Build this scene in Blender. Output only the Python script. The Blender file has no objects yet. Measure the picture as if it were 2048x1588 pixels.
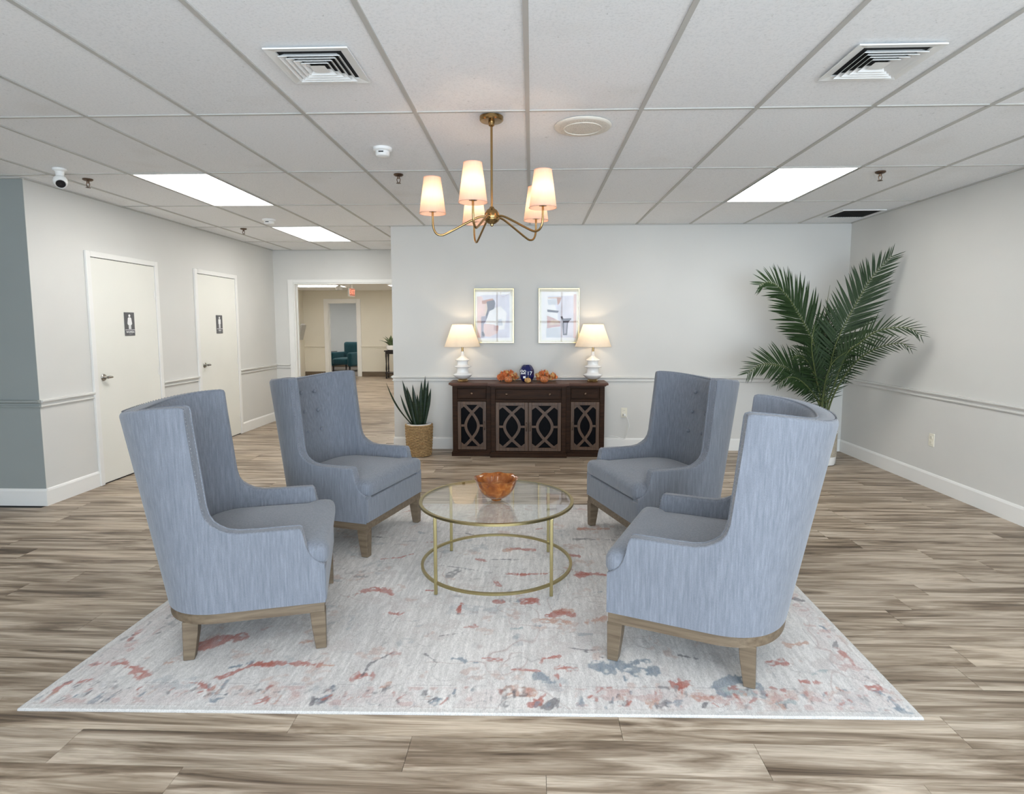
import bpy, bmesh, math, random
import numpy as np
from mathutils import Vector, Matrix
random.seed(7)
PI = math.pi
scene = bpy.context.scene
COL = scene.collection

# ------------------------------------------------------------------ camera
CAM_H = 1.48
F_PX, YAW, PITCH, ROLL, PP_Y = 1183.44, -0.0336, 0.0962, -0.0009, -29.32
cy_, sy_, cp_, sp_ = math.cos(YAW), math.sin(YAW), math.cos(PITCH), math.sin(PITCH)
fwd = Vector((sy_*cp_, cy_*cp_, -sp_)); rgt = Vector((cy_, -sy_, 0)); upv = rgt.cross(fwd)
r2 = rgt*math.cos(ROLL) + upv*math.sin(ROLL); u2 = -rgt*math.sin(ROLL) + upv*math.cos(ROLL)
cam_data = bpy.data.cameras.new('camera'); cam = bpy.data.objects.new('camera', cam_data); COL.objects.link(cam)
cam_data.sensor_width = 36.0; cam_data.sensor_fit = 'HORIZONTAL'; cam_data.lens = F_PX/2048*36
cam_data.shift_y = PP_Y/2048; cam_data.clip_start = .05; cam_data.clip_end = 100
M = Matrix((r2, u2, -fwd)).transposed().to_4x4(); M.translation = (0, 0, CAM_H); cam.matrix_world = M
scene.camera = cam

# ------------------------------------------------------------------ world, window daylight, exposure
SKY_STRENGTH = 9.0
PANEL_STRENGTH = 9.0
world = bpy.data.worlds.new('overcast_sky'); scene.world = world; world.use_nodes = True
bgn = world.node_tree.nodes['Background']
bgn.inputs[0].default_value = (.74, .87, 1.0, 1); bgn.inputs[1].default_value = SKY_STRENGTH
# storefront windows in the wall behind the camera: sky portals only guide the sampling of the sky
REAR_Y = -2.6
WINDOWS = [(-1.8, -.15), (0, 1.65), (1.8, 3.45)]
WZ0, WZ1 = .10, 2.45
for a, b in WINDOWS:
    ld = bpy.data.lights.new('window_daylight', 'AREA'); lo = bpy.data.objects.new('window_daylight', ld)
    ld.shape = 'RECTANGLE'; ld.size = b-a; ld.size_y = WZ1-WZ0; ld.cycles.is_portal = True
    lo.location = ((a+b)/2, REAR_Y-.11, (WZ0+WZ1)/2); lo.rotation_euler = (PI/2, 0, 0); COL.objects.link(lo)
vs = scene.view_settings
vs.view_transform = 'Standard'; vs.look = 'None'; vs.gamma = 1.0; vs.use_curve_mapping = False; vs.exposure = 0.62
cyc = scene.cycles
cyc.use_denoising = True; cyc.max_bounces = 10; cyc.diffuse_bounces = 5; cyc.glossy_bounces = 4
cyc.transmission_bounces = 6; cyc.transparent_max_bounces = 12; cyc.sample_clamp_indirect = 6.0
cyc.caustics_reflective = False; cyc.caustics_refractive = False; cyc.blur_glossy = .5

# ------------------------------------------------------------------ helpers
class MB:
    """collects polygons; build() links them as one mesh object"""
    def __init__(s): s.v = []; s.f = []; s.m = []
    def add(s, vs_, fs, m=0):
        o = len(s.v); s.v += [tuple(p) for p in vs_]
        for f in fs: s.f.append(tuple(i+o for i in f)); s.m.append(m)
        return s
    def box(s, x0, x1, y0, y1, z0, z1, m=0):
        return s.add([(x0,y0,z0),(x1,y0,z0),(x1,y1,z0),(x0,y1,z0),(x0,y0,z1),(x1,y0,z1),(x1,y1,z1),(x0,y1,z1)],
              [(0,3,2,1),(4,5,6,7),(0,1,5,4),(1,2,6,5),(2,3,7,6),(3,0,4,7)], m)
    def lathe(s, prof, n=32, c=(0,0,0), m=0, cap0=True, cap1=True, rf=None):
        vv = []
        for k, (r, z) in enumerate(prof):
            for i in range(n):
                a = 2*PI*i/n; q = r if rf is None else rf(r, z, a, k)
                vv.append((c[0]+q*math.cos(a), c[1]+q*math.sin(a), c[2]+z))
        ff = []
        for k in range(len(prof)-1):
            for i in range(n):
                j = (i+1) % n; ff.append((k*n+i, k*n+j, (k+1)*n+j, (k+1)*n+i))
        if cap0: ff.append(tuple(range(n-1, -1, -1)))
        if cap1: ff.append(tuple((len(prof)-1)*n+i for i in range(n)))
        return s.add(vv, ff, m)
    def tube(s, pts, r, n=10, closed=False, m=0):
        P = [Vector(p) for p in pts]; N = len(P); vv = []; ff = []; up = None
        for i in range(N):
            if closed: t = P[(i+1) % N]-P[i-1]
            else: t = P[min(i+1, N-1)]-P[max(i-1, 0)]
            t.normalize()
            if up is None: up = Vector((0,0,1)) if abs(t.z) < .9 else Vector((1,0,0))
            a = t.cross(up).normalized(); up = a.cross(t).normalized()
            rr = r[i] if isinstance(r, (list, tuple)) else r
            for k in range(n):
                an = 2*PI*k/n; vv.append(P[i]+(a*math.cos(an)+up*math.sin(an))*rr)
        for i in range(N if closed else N-1):
            j = (i+1) % N
            for k in range(n):
                l = (k+1) % n; ff.append((i*n+k, i*n+l, j*n+l, j*n+k))
        if not closed: ff.append(tuple(range(n-1,-1,-1))); ff.append(tuple((N-1)*n+k for k in range(n)))
        return s.add(vv, ff, m)
    def prism(s, poly, d0, d1, f, m=0):
        """poly of (a,b) extruded from d0 to d1; f(a,b,d) -> xyz"""
        n = len(poly); vv = [f(a,b,d0) for a,b in poly]+[f(a,b,d1) for a,b in poly]
        ff = [tuple(range(n-1,-1,-1)), tuple(range(n,2*n))]+[(i,(i+1)%n,n+(i+1)%n,n+i) for i in range(n)]
        return s.add(vv, ff, m)
    def grid(s, rows, closed=False, m=0):
        """rows: equal-length point lists"""
        k = len(rows[0]); vv = [p for r in rows for p in r]; ff = []
        for i in range(len(rows)-1):
            for j in range(k if closed else k-1):
                l = (j+1) % k; ff.append((i*k+j, i*k+l, (i+1)*k+l, (i+1)*k+j))
        return s.add(vv, ff, m)
    def rbox(s, c, h, r, n=8, crown=0, warp=None, m=0):
        """soft rounded box on a cube-sphere grid"""
        o = len(s.v); idx = {}
        def pt(p):
            key = tuple(round(t, 5) for t in p)
            if key in idx: return idx[key]
            q = [p[i]*h[i] for i in range(3)]
            inn = [max(-(h[i]-r), min(h[i]-r, q[i])) for i in range(3)]
            d = Vector([q[i]-inn[i] for i in range(3)])
            if d.length > 1e-9: d = d.normalized()*r
            q = [inn[i]+d[i] for i in range(3)]
            if p[2] > 0: q[2] += crown*(1-p[0]**2)*(1-p[1]**2)*p[2]
            q = [q[i]+c[i] for i in range(3)]
            if warp: q = warp(q, p)
            s.v.append(tuple(q)); idx[key] = len(s.v)-1; return idx[key]
        def lin(i):
            t = i/n*2-1; return math.copysign(abs(t)**.7, t)
        for ax in range(3):
            for sg in (-1, 1):
                for i in range(n):
                    for j in range(n):
                        q = []
                        for (a, b) in ((i,j),(i+1,j),(i+1,j+1),(i,j+1)):
                            p = [0,0,0]; p[ax] = sg; p[(ax+1)%3] = lin(a); p[(ax+2)%3] = lin(b); q.append(pt(p))
                        s.f.append(tuple(q if sg > 0 else q[::-1])); s.m.append(m)
        return s
    def mesh(s, name, mats, smooth=0, bevel=0, seg=2):
        me = bpy.data.meshes.new(name); me.from_pydata(s.v, [], s.f)
        for mt in (mats if isinstance(mats, (list, tuple)) else [mats]): me.materials.append(mt)
        if any(s.m): me.polygons.foreach_set('material_index', s.m)
        bm = bmesh.new(); bm.from_mesh(me)
        bmesh.ops.recalc_face_normals(bm, faces=bm.faces)
        if bevel:
            bmesh.ops.bevel(bm, geom=[e for e in bm.edges if e.is_manifold and e.calc_face_angle(0) > .5], offset=bevel, segments=seg, profile=.6, affect='EDGES', clamp_overlap=True)
        bm.to_mesh(me); bm.free()
        if smooth:
            me.polygons.foreach_set('use_smooth', [True]*len(me.polygons)); me.set_sharp_from_angle(angle=math.radians(smooth))
        me.update(); return me
    def build(s, name, mats, parent=None, smooth=0, bevel=0, seg=2, loc=(0,0,0), rz=0, label=None):
        return link(name, s.mesh(name, mats, smooth, bevel, seg), parent, loc, rz, label)
def link(name, me, parent=None, loc=(0,0,0), rz=0, label=None):
    o = bpy.data.objects.new(name, me); COL.objects.link(o); o.location = loc; o.rotation_euler = (0,0,rz)
    if parent: o.parent = parent
    if label: o['label'] = label
    return o
def tag(o, label=None, cat=None, group=None, kind=None):
    if label: o['label'] = label
    if cat: o['category'] = cat
    if group: o['group'] = group
    if kind: o['kind'] = kind
    return o
def thing(name, label, cat, loc=(0,0,0), rz=0, group=None):
    o = bpy.data.objects.new(name, None); COL.objects.link(o); o.empty_display_size = .1
    o.location = loc; o.rotation_euler = (0,0,rz); return tag(o, label, cat, group)
def struct(o): o['kind'] = 'structure'; return o
def stuff(o): o['kind'] = 'stuff'; return o
def dup(root, loc, rz, label=None, parent=None):
    r = root.copy(); COL.objects.link(r); r.parent = parent
    if loc is not None: r.location = loc; r.rotation_euler = (0,0,rz)
    if label: r['label'] = label
    for ch in list(root.children): dup(ch, None, 0, None, r)
    return r
def spline(pts, n):
    """catmull-rom through pts, n samples per span"""
    P = [Vector(p) for p in pts]; P = [P[0]*2-P[1]]+P+[P[-1]*2-P[-2]]; out = []
    for i in range(1, len(P)-2):
        for k in range(n):
            t = k/n; a, b, c, d = P[i-1], P[i], P[i+1], P[i+2]
            out.append(.5*((2*b)+(c-a)*t+(2*a-5*b+4*c-d)*t*t+(3*b-a-3*c+d)*t**3))
    out.append(P[-2]); return out

# ------------------------------------------------------------------ materials
def newmat(name):
    m = bpy.data.materials.new(name); m.use_nodes = True; nt = m.node_tree
    return m, nt, nt.nodes['Principled BSDF']
def setp(p, **k):
    for a, b in k.items():
        a = {'rough':'Roughness','metal':'Metallic','spec':'Specular IOR Level','trans':'Transmission Weight','coat':'Coat Weight','sheen':'Sheen Weight','ior':'IOR','alpha':'Alpha'}[a]
        p.inputs[a].default_value = b
def N(nt, t, **k):
    n = nt.nodes.new(t)
    for a, b in k.items(): setattr(n, a, b)
    return n
def coords(nt, scale, kind='Object', rand=False):
    tc = N(nt, 'ShaderNodeTexCoord'); mp = N(nt, 'ShaderNodeMapping'); mp.inputs['Scale'].default_value = scale
    nt.links.new(tc.outputs[kind], mp.inputs['Vector'])
    if rand:
        oi = N(nt, 'ShaderNodeObjectInfo'); ml = N(nt, 'ShaderNodeMath', operation='MULTIPLY'); ml.inputs[1].default_value = 37
        cx = N(nt, 'ShaderNodeCombineXYZ'); nt.links.new(oi.outputs['Random'], ml.inputs[0])
        for i in range(3): nt.links.new(ml.outputs[0], cx.inputs[i])
        nt.links.new(cx.outputs[0], mp.inputs['Location']); return mp, oi
    return mp
def noise(nt, vec, scale=5, detail=3, rough=.5, dist=0):
    n = N(nt, 'ShaderNodeTexNoise'); n.inputs['Scale'].default_value = scale; n.inputs['Detail'].default_value = detail
    n.inputs['Roughness'].default_value = rough; n.inputs['Distortion'].default_value = dist
    nt.links.new(vec.outputs[0], n.inputs['Vector']); return n
def ramp(nt, fac, stops):
    r = N(nt, 'ShaderNodeValToRGB'); e = r.color_ramp.elements
    while len(e) > 1: e.remove(e[0])
    e[0].position, e[0].color = stops[0][0], (*stops[0][1], 1)
    for p, c in stops[1:]: k = e.new(p); k.color = (*c, 1)
    nt.links.new(fac, r.inputs[0]); return r
def mix(nt, fac, a, b, mode='MIX'):
    n = N(nt, 'ShaderNodeMix', data_type='RGBA', blend_type=mode)
    for s_, v in ((0, fac), (6, a), (7, b)):
        if hasattr(v, 'is_output') or isinstance(v, bpy.types.NodeSocket): nt.links.new(v, n.inputs[s_])
        elif s_ == 0: n.inputs[0].default_value = v
        else: n.inputs[s_].default_value = (*v, 1)
    return n.outputs[2]
def bump(nt, p, h, strength=.3, dist=.002):
    b = N(nt, 'ShaderNodeBump'); b.inputs['Strength'].default_value = strength; b.inputs['Distance'].default_value = dist
    nt.links.new(h, b.inputs['Height']); nt.links.new(b.outputs[0], p.inputs['Normal'])
def flat(name, c, rough=.5, var=0., vscale=12, **k):
    m, nt, p = newmat(name); setp(p, rough=rough, **k)
    n = noise(nt, coords(nt, (1,1,1)), vscale, 3)
    d = max(var, .015)
    r = ramp(nt, n.outputs[0], [(.3, tuple(t*(1-d) for t in c)), (.7, tuple(min(1, t*(1+d)) for t in c))])
    nt.links.new(r.outputs[0], p.inputs['Base Color']); return m
def metal(name, c, rough=.25): return flat(name, c, rough, .04, 30, metal=1.0)
def emit(name, c, s):
    m, nt, p = newmat(name); p.inputs['Base Color'].default_value = (*c, 1); p.inputs['Emission Color'].default_value = (*c, 1)
    p.inputs['Emission Strength'].default_value = s; return m
def paint(name, c, b=.12):
    m, nt, p = newmat(name); setp(p, rough=.75, spec=.25)
    cv = coords(nt, (1,1,1)); n1 = noise(nt, cv, 1.3, 2); n2 = noise(nt, cv, 220, 2)
    r = ramp(nt, n1.outputs[0], [(.3, tuple(t*.97 for t in c)), (.7, tuple(t*1.02 for t in c))])
    nt.links.new(r.outputs[0], p.inputs['Base Color']); bump(nt, p, n2.outputs[0], b, .001); return m
def emit_bulb(name, c, s_):
    m = bpy.data.materials.new(name); m.use_nodes = True; nt = m.node_tree; nt.nodes.remove(nt.nodes['Principled BSDF'])
    e = N(nt, 'ShaderNodeEmission'); e.inputs[0].default_value = (*c, 1); e.inputs[1].default_value = s_
    t = N(nt, 'ShaderNodeBsdfTransparent'); a = N(nt, 'ShaderNodeAddShader')
    nt.links.new(e.outputs[0], a.inputs[0]); nt.links.new(t.outputs[0], a.inputs[1]); nt.links.new(a.outputs[0], nt.nodes['Material Output'].inputs[0]); return m
MAT = {}
WALL = (.655, .645, .615)
MAT['wall'] = paint('wall_paint', WALL)
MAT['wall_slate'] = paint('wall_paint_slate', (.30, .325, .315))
MAT['wall_far'] = paint('wall_paint_warm', (.74, .70, .60))
MAT['wall_blue'] = paint('wall_paint_cool', (.70, .71, .70))
MAT['trim'] = paint('trim_paint', (.80, .79, .76), .02); setp(MAT['trim'].node_tree.nodes['Principled BSDF'], rough=.4)
MAT['rail'] = paint('rail_paint', (.70, .69, .66), .02)
MAT['door'] = paint('door_paint', (.78, .77, .71), .02); setp(MAT['door'].node_tree.nodes['Principled BSDF'], rough=.45)
MAT['tbar'] = flat('ceiling_grid_metal', (.50, .49, .46), .5)
MAT['plastic_white'] = flat('white_plastic', (.82, .82, .80), .4)
MAT['plastic_ivory'] = flat('ivory_plastic', (.78, .74, .62), .4)
MAT['black'] = flat('black_plastic', (.01, .01, .012), .3)
MAT['dark'] = flat('near_black_fill', (.02, .02, .02), .9)  # near-black for underlay and slots, and for shade painted into gaps and vents
MAT['chrome'] = metal('satin_nickel', (.42, .40, .37), .25)
MAT['brass'] = metal('aged_brass', (.36, .235, .10), .22)
MAT['gold'] = metal('champagne_gold', (.40, .335, .165), .33)
MAT['frame_gold'] = metal('pale_gold_frame', (.66, .54, .30), .35)
MAT['bronze'] = metal('sprinkler_bronze', (.16, .11, .08), .4)
MAT['ceramic'] = flat('white_ceramic', (.86, .85, .83), .18, coat=.4)
MAT['panel'] = emit('light_diffuser', (1.0, .99, .96), PANEL_STRENGTH)

def mat_tile():
    m, nt, p = newmat('mineral_fibre_tile'); setp(p, rough=.9, spec=.15)
    cv, oi = coords(nt, (1,1,1), 'Object', True)
    n1 = noise(nt, cv, 90, 4, .7); n2 = noise(nt, cv, 1.6, 3); n3 = noise(nt, cv, 30, 3, .7, .6)
    c = ramp(nt, n1.outputs[0], [(.28, (.78,.79,.80)), (.5, (.90,.91,.92)), (.75, (.93,.93,.94))])
    st = ramp(nt, n2.outputs[0], [(.60, (1,1,1)), (.78, (.93,.92,.90))])
    sp = ramp(nt, n3.outputs[0], [(.27, (.62,.62,.60)), (.33, (1,1,1))])
    a = mix(nt, 1.0, c.outputs[0], st.outputs[0], 'MULTIPLY'); a = mix(nt, .6, a, sp.outputs[0], 'MULTIPLY')
    tone = ramp(nt, oi.outputs['Random'], [(0, (.95,.95,.95)), (1, (1,1,1))])
    a = mix(nt, 1.0, a, tone.outputs[0], 'MULTIPLY')
    nt.links.new(a, p.inputs['Base Color']); bump(nt, p, n1.outputs[0], .35, .002); return m
MAT['tile'] = mat_tile()

def mat_floor():
    m, nt, p = newmat('vinyl_oak_plank'); setp(p, rough=.42, spec=.35)
    cv, oi = coords(nt, (1,1,1), 'Object', True)
    mp1 = N(nt, 'ShaderNodeMapping'); mp1.inputs['Scale'].default_value = (.7, 8.5, 1); nt.links.new(cv.outputs[0], mp1.inputs[0])
    n1 = noise(nt, mp1, 1.7, 5, .60, 1.0)
    mp2 = N(nt, 'ShaderNodeMapping'); mp2.inputs['Scale'].default_value = (2.5, 60, 1); nt.links.new(cv.outputs[0], mp2.inputs[0])
    n2 = noise(nt, mp2, 2.2, 4, .6, .3)
    n3 = noise(nt, cv, 1.1, 2)
    c1 = ramp(nt, n1.outputs[0], [(.32, (.098,.069,.046)), (.42, (.235,.178,.126)), (.51, (.385,.312,.238)), (.62, (.585,.50,.402))])
    c2 = ramp(nt, n2.outputs[0], [(.32, (.66,.63,.60)), (.60, (1,1,1))])
    a = mix(nt, .8, c1.outputs[0], c2.outputs[0], 'MULTIPLY')
    tone = ramp(nt, oi.outputs['Random'], [(0, (.90,.89,.88)), (.5, (1,1,1)), (1, (1.0,.98,.95))])
    a = mix(nt, 1.0, a, tone.outputs[0], 'MULTIPLY')
    nt.links.new(a, p.inputs['Base Color'])
    rr = ramp(nt, n2.outputs[0], [(.2, (.5,.5,.5)), (.8, (.36,.36,.36))]); nt.links.new(rr.outputs[0], p.inputs['Roughness'])
    bump(nt, p, n2.outputs[0], .12, .001); return m
MAT['floor'] = mat_floor()

def mat_fabric(name, ca, cb):
    m, nt, p = newmat(name); setp(p, rough=.9, spec=.15, sheen=.25)
    cv = coords(nt, (1,1,1))
    mp1 = N(nt, 'ShaderNodeMapping'); mp1.inputs['Scale'].default_value = (95, 95, 7); nt.links.new(cv.outputs[0], mp1.inputs[0])
    n1 = noise(nt, mp1, 1.3, 4, .6)
    mp2 = N(nt, 'ShaderNodeMapping'); mp2.inputs['Scale'].default_value = (300, 300, 240); nt.links.new(cv.outputs[0], mp2.inputs[0])
    n2 = noise(nt, mp2, 1.5, 2)
    c = ramp(nt, n1.outputs[0], [(.3, ca), (.55, tuple((a+b)/2 for a, b in zip(ca, cb))), (.75, cb)])
    w = ramp(nt, n2.outputs[0], [(.3, (.78,.78,.78)), (.7, (1,1,1))])
    nt.links.new(mix(nt, .8, c.outputs[0], w.outputs[0], 'MULTIPLY'), p.inputs['Base Color'])
    bump(nt, p, n2.outputs[0], .5, .001); return m
MAT['fabric'] = mat_fabric('blue_grey_linen', (.160,.176,.210), (.245,.263,.302))
MAT['teal'] = mat_fabric('teal_fabric', (.012,.06,.075), (.03,.11,.13))

def mat_wood(name, dark, light, ax=(3, 40, 40), rough=.5, **k):
    m, nt, p = newmat(name); setp(p, rough=rough, **k)
    cv = coords(nt, ax); n = noise(nt, cv, 1.2, 4, .6, .5)
    c = ramp(nt, n.outputs[0], [(.3, dark), (.7, light)]); nt.links.new(c.outputs[0], p.inputs['Base Color'])
    bump(nt, p, n.outputs[0], .15, .001); return m
MAT['oak'] = mat_wood('weathered_oak', (.095,.066,.040), (.185,.138,.090))
MAT['walnut'] = mat_wood('dark_walnut', (.015,.0065,.003), (.046,.020,.009), (3,50,50), .5, spec=.12)
MAT['walnut_top'] = mat_wood('walnut_top', (.060,.022,.011), (.125,.048,.024), (3,50,50), .42, spec=.25)
MAT['espresso'] = flat('espresso_lacquer', (.012,.009,.009), .35)

def mat_shade(name, c, tr):
    m = bpy.data.materials.new(name); m.use_nodes = True; nt = m.node_tree; nt.nodes.remove(nt.nodes['Principled BSDF'])
    cv = coords(nt, (1,1,1)); mp = N(nt, 'ShaderNodeMapping'); mp.inputs['Scale'].default_value = (120,120,12); nt.links.new(cv.outputs[0], mp.inputs[0])
    n = noise(nt, mp, 1.2, 3); r = ramp(nt, n.outputs[0], [(.3, tuple(t*.94 for t in c)), (.7, c)])
    d = N(nt, 'ShaderNodeBsdfDiffuse'); t = N(nt, 'ShaderNodeBsdfTranslucent'); mx = N(nt, 'ShaderNodeMixShader'); mx.inputs[0].default_value = tr
    for q in (d, t): nt.links.new(r.outputs[0], q.inputs['Color'])
    nt.links.new(d.outputs[0], mx.inputs[1]); nt.links.new(t.outputs[0], mx.inputs[2]); nt.links.new(mx.outputs[0], nt.nodes['Material Output'].inputs[0]); return m
MAT['shade_peach'] = mat_shade('peach_shade_fabric', (.86,.66,.55), .5)
MAT['shade_cream'] = mat_shade('cream_shade_fabric', (.86,.78,.67), .42)

def mat_glass(name, tint=(1,1,1), f0=.045, rough=0.0):
    m = bpy.data.materials.new(name); m.use_nodes = True; nt = m.node_tree; nt.nodes.remove(nt.nodes['Principled BSDF'])
    lw = N(nt, 'ShaderNodeLayerWeight'); lw.inputs[0].default_value = .5; pw = N(nt, 'ShaderNodeMath', operation='POWER'); pw.inputs[1].default_value = 4.6; nt.links.new(lw.outputs['Facing'], pw.inputs[0])
    fr = N(nt, 'ShaderNodeMath', operation='MULTIPLY_ADD'); fr.inputs[1].default_value = .93; fr.inputs[2].default_value = f0; nt.links.new(pw.outputs[0], fr.inputs[0])
    t = N(nt, 'ShaderNodeBsdfTransparent'); t.inputs[0].default_value = (*tint, 1)
    g = N(nt, 'ShaderNodeBsdfAnisotropic'); g.inputs['Roughness'].default_value = rough
    mx = N(nt, 'ShaderNodeMixShader'); nt.links.new(fr.outputs[0], mx.inputs[0]); nt.links.new(t.outputs[0], mx.inputs[1]); nt.links.new(g.outputs[0], mx.inputs[2])
    nt.links.new(mx.outputs[0], nt.nodes['Material Output'].inputs[0]); return m
MAT['glass'] = mat_glass('clear_glass', (.97,.985,.975))
MAT['glazing'] = mat_glass('picture_glazing', (1,1,1), f0=.03)
MAT['glass_dark'] = flat('smoked_cabinet_glass', (.003,.003,.004), .4, spec=.05)

def mat_amber():
    m, nt, p = newmat('amber_art_glass'); setp(p, rough=.12, trans=.45, ior=1.4, coat=.3)
    n = noise(nt, coords(nt, (1,1,1)), 22, 4, .6, .8)
    c = ramp(nt, n.outputs[0], [(.3, (.28,.070,.012)), (.55, (.52,.16,.03)), (.75, (.72,.33,.08))])
    nt.links.new(c.outputs[0], p.inputs['Base Color']); bump(nt, p, n.outputs[0], .3, .004); return m
MAT['amber'] = mat_amber()

def mat_leaf(name, a, b, rough=.38, ax=(8,8,1.5)):
    m, nt, p = newmat(name); setp(p, rough=rough, spec=.35)
    n = noise(nt, coords(nt, ax), 3, 3, .6)
    c = ramp(nt, n.outputs[0], [(.3, a), (.7, b)]); nt.links.new(c.outputs[0], p.inputs['Base Color']); return m
MAT['palm'] = mat_leaf('palm_green', (.005,.018,.004), (.020,.046,.009), .6)
MAT['palm_stem'] = mat_leaf('palm_stem_green', (.06,.09,.03), (.12,.14,.05))
MAT['snake'] = mat_leaf('snake_plant_green', (.004,.012,.005), (.018,.038,.016), .4, (4,4,14))
MAT['succulent'] = mat_leaf('aloe_green', (.07,.11,.05), (.15,.20,.10))
MAT['soil'] = flat('potting_soil', (.03,.022,.016), .95, .4, 60)
MAT['wicker'] = mat_wood('rattan_weave', (.17,.095,.035), (.56,.37,.17), (40,40,70), .6)
MAT['jute'] = mat_wood('jute_weave', (.36,.31,.23), (.58,.52,.43), (50,50,90), .85)
MAT['leaf_orange'] = flat('autumn_leaf_orange', (.50,.12,.025), .6, .45, 25)
MAT['leaf_tan'] = flat('autumn_leaf_tan', (.60,.34,.12), .6, .4, 25)
MAT['pumpkin'] = flat('pumpkin_copper', (.46,.15,.05), .3, .35, 30)
MAT['stem_brown'] = flat('stem_brown', (.13,.08,.04), .7)
MAT['navy'] = flat('navy_glaze', (.006,.010,.09), .12, coat=.5)
MAT['carpet'] = flat('taupe_carpet', (.20,.17,.145), .95, .2, 80)
MAT['sign'] = flat('sign_slate_grey', (.10,.10,.105), .5)
MAT['sign_white'] = flat('sign_white', (.82,.82,.82), .5)
# ================================================================== THE SETTING
XL, XR, YB, YC, YF, H = -4.0, 3.63, 6.99, 4.64, 9.14, 2.629
XH, XP = -5.4, -1.65            # side hall wall, free end of the back wall
FR_XL, FR_XR, FR_Y, FR_H = -6.6, -1.9, 17.0, 2.48   # room beyond the opening
T = .12
# ---- floor: dark underlay with single planks laid on it
fl = MB(); fl.box(XH, XR, 1.652, YC, -.06, -.004); fl.box(XL, XR, YC, YB, -.06, -.004); fl.box(XL, XP, YB, YF, -.06, -.004)
floor = struct(fl.build('floor', MAT['dark']))
rear = MB().box(XH, XR, REAR_Y-.15, 1.652, -.06, 0).build('floor_rear', MAT['floor']); struct(rear)
PW, PL, GAP = .172, 1.22, .0003
pm_cache = {}
rng = random.Random(11)
row = 0; y = 1.652
joints = {0: .05, 1: .79, 2: .33, 3: -.45}
while y < YF-.01:
    y1 = min(y+PW, YF)
    x0, x1 = (XH, XR) if y < YC-.05 else (XL, XR) if y < YB-.05 else (XL, XP)
    if y < YC < y1 and y1-YC > .05: x0 = XL
    j = joints.get(row, rng.uniform(0, PL)); s = x0+((j-x0) % PL)-PL
    while s < x1-.02:
        a, b = max(s, x0), min(s+PL, x1); s += PL
        if b-a < .03: continue
        key = (round(b-a, 4), round(y1-y, 4))
        if key not in pm_cache:
            hx, hy = (b-a)/2-GAP, (y1-y)/2-GAP
            q = MB(); q.add([(-hx,-hy,-.004),(hx,-hy,-.004),(hx,hy,-.004),(-hx,hy,-.004),(-hx+.0006,-hy+.0006,0),(hx-.0006,-hy+.0006,0),(hx-.0006,hy-.0006,0),(-hx+.0006,hy-.0006,0)],
                            [(0,3,2,1),(4,5,6,7),(0,1,5,4),(1,2,6,5),(2,3,7,6),(3,0,4,7)])
            pm_cache[key] = q.mesh('plank', MAT['floor'])
        link('plank', pm_cache[key], floor, ((a+b)/2, (y+y1)/2, 0))
    y += PW; row += 1

# ---- ceiling: slab above, single tiles in a T-bar grid
X0C, Y0C, CW, CD = -.0264, 3.3263, .61, 1.22
cb = MB(); cb.box(XH, XR, REAR_Y-.15, YC, H+.03, H+.12); cb.box(XL, XR, YC, YB, H+.03, H+.12); cb.box(XL, XP, YB, YF, H+.03, H+.12)
ceiling = struct(cb.build('ceiling', MAT['tile']))
LIGHT_CELLS = {(-5, 1), (3, 1), (-5, 3), (-1, -3), (3, -3)}
tile_cache = {}
regions = [(XH, XR, REAR_Y, YC), (XL, XR, YC, YB), (XL, XP, YB, YF)]
def cell_rects(i, j):
    """the part of a grid cell that lies inside the ceiling outline"""
    a, b, c, d = X0C+CW*i, X0C+CW*(i+1), Y0C+CD*j, Y0C+CD*(j+1)
    out = []
    for k, (x0, x1, y0, y1) in enumerate(regions):
        p, q, r, s = max(a, x0), min(b, x1), max(c, y0), min(d, y1)
        if q-p > .02 and s-r > .02: out.append([p, q, r, s])
    if len(out) == 2 and abs(out[0][0]-out[1][0]) < 1e-6 and abs(out[0][1]-out[1][1]) < 1e-6: out = [[out[0][0], out[0][1], out[0][2], out[1][3]]]
    return out
for j in range(-5, 5):
    for i in range(-9, 6):
        if (i, j) in LIGHT_CELLS: continue
        for (p, q, r, s) in cell_rects(i, j):
            key = (round(q-p, 3), round(s-r, 3))
            if key not in tile_cache:
                hx, hy = (q-p)/2-.003, (s-r)/2-.003
                tile_cache[key] = MB().box(-hx, hx, -hy, hy, .007, .022).mesh('ceiling_tile', MAT['tile'])
            link('ceiling_tile', tile_cache[key], ceiling, ((p+q)/2, (r+s)/2, H))
def span(x):  # Y range of the ceiling at a given x
    return (REAR_Y, YC) if x < XL else (REAR_Y, YF) if x < XP else (REAR_Y, YB)
for i in range(-8, 6):
    x = X0C+CW*i; a, b = span(x)
    if x > XH+.03: MB().box(x-.011, x+.011, a, b, H, H+.028).build('grid_rail', MAT['tbar'], ceiling)
for j in range(-4, 5):
    yy = Y0C+CD*j
    if yy < YC: a, b = XH, XR
    elif yy < YB: a, b = XL, XR
    else: a, b = XL, XP
    if abs(yy-YB) < .03:
        a, b = XL, XP
    for i in range(-9, 6):
        p, q = max(a, X0C+CW*i+.011), min(b, X0C+CW*(i+1)-.011)
        if q-p > .03: MB().box(p, q, yy-.0085, yy+.0085, H+.0015, H+.028).build('cross_tee', MAT['tbar'], ceiling)
for (p, q, r, s) in [(XL, XL+.02, YC, YF), (XR-.02, XR, REAR_Y, YB), (XP, XR, YB-.02, YB), (XL, XP, YF-.02, YF), (XP-.02, XP, YB, YF), (XH, XL, YC-.02, YC)]:
    MB().box(p, q, r, s, H-.002, H+.006).build('wall_angle', MAT['tbar'], ceiling)

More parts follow.
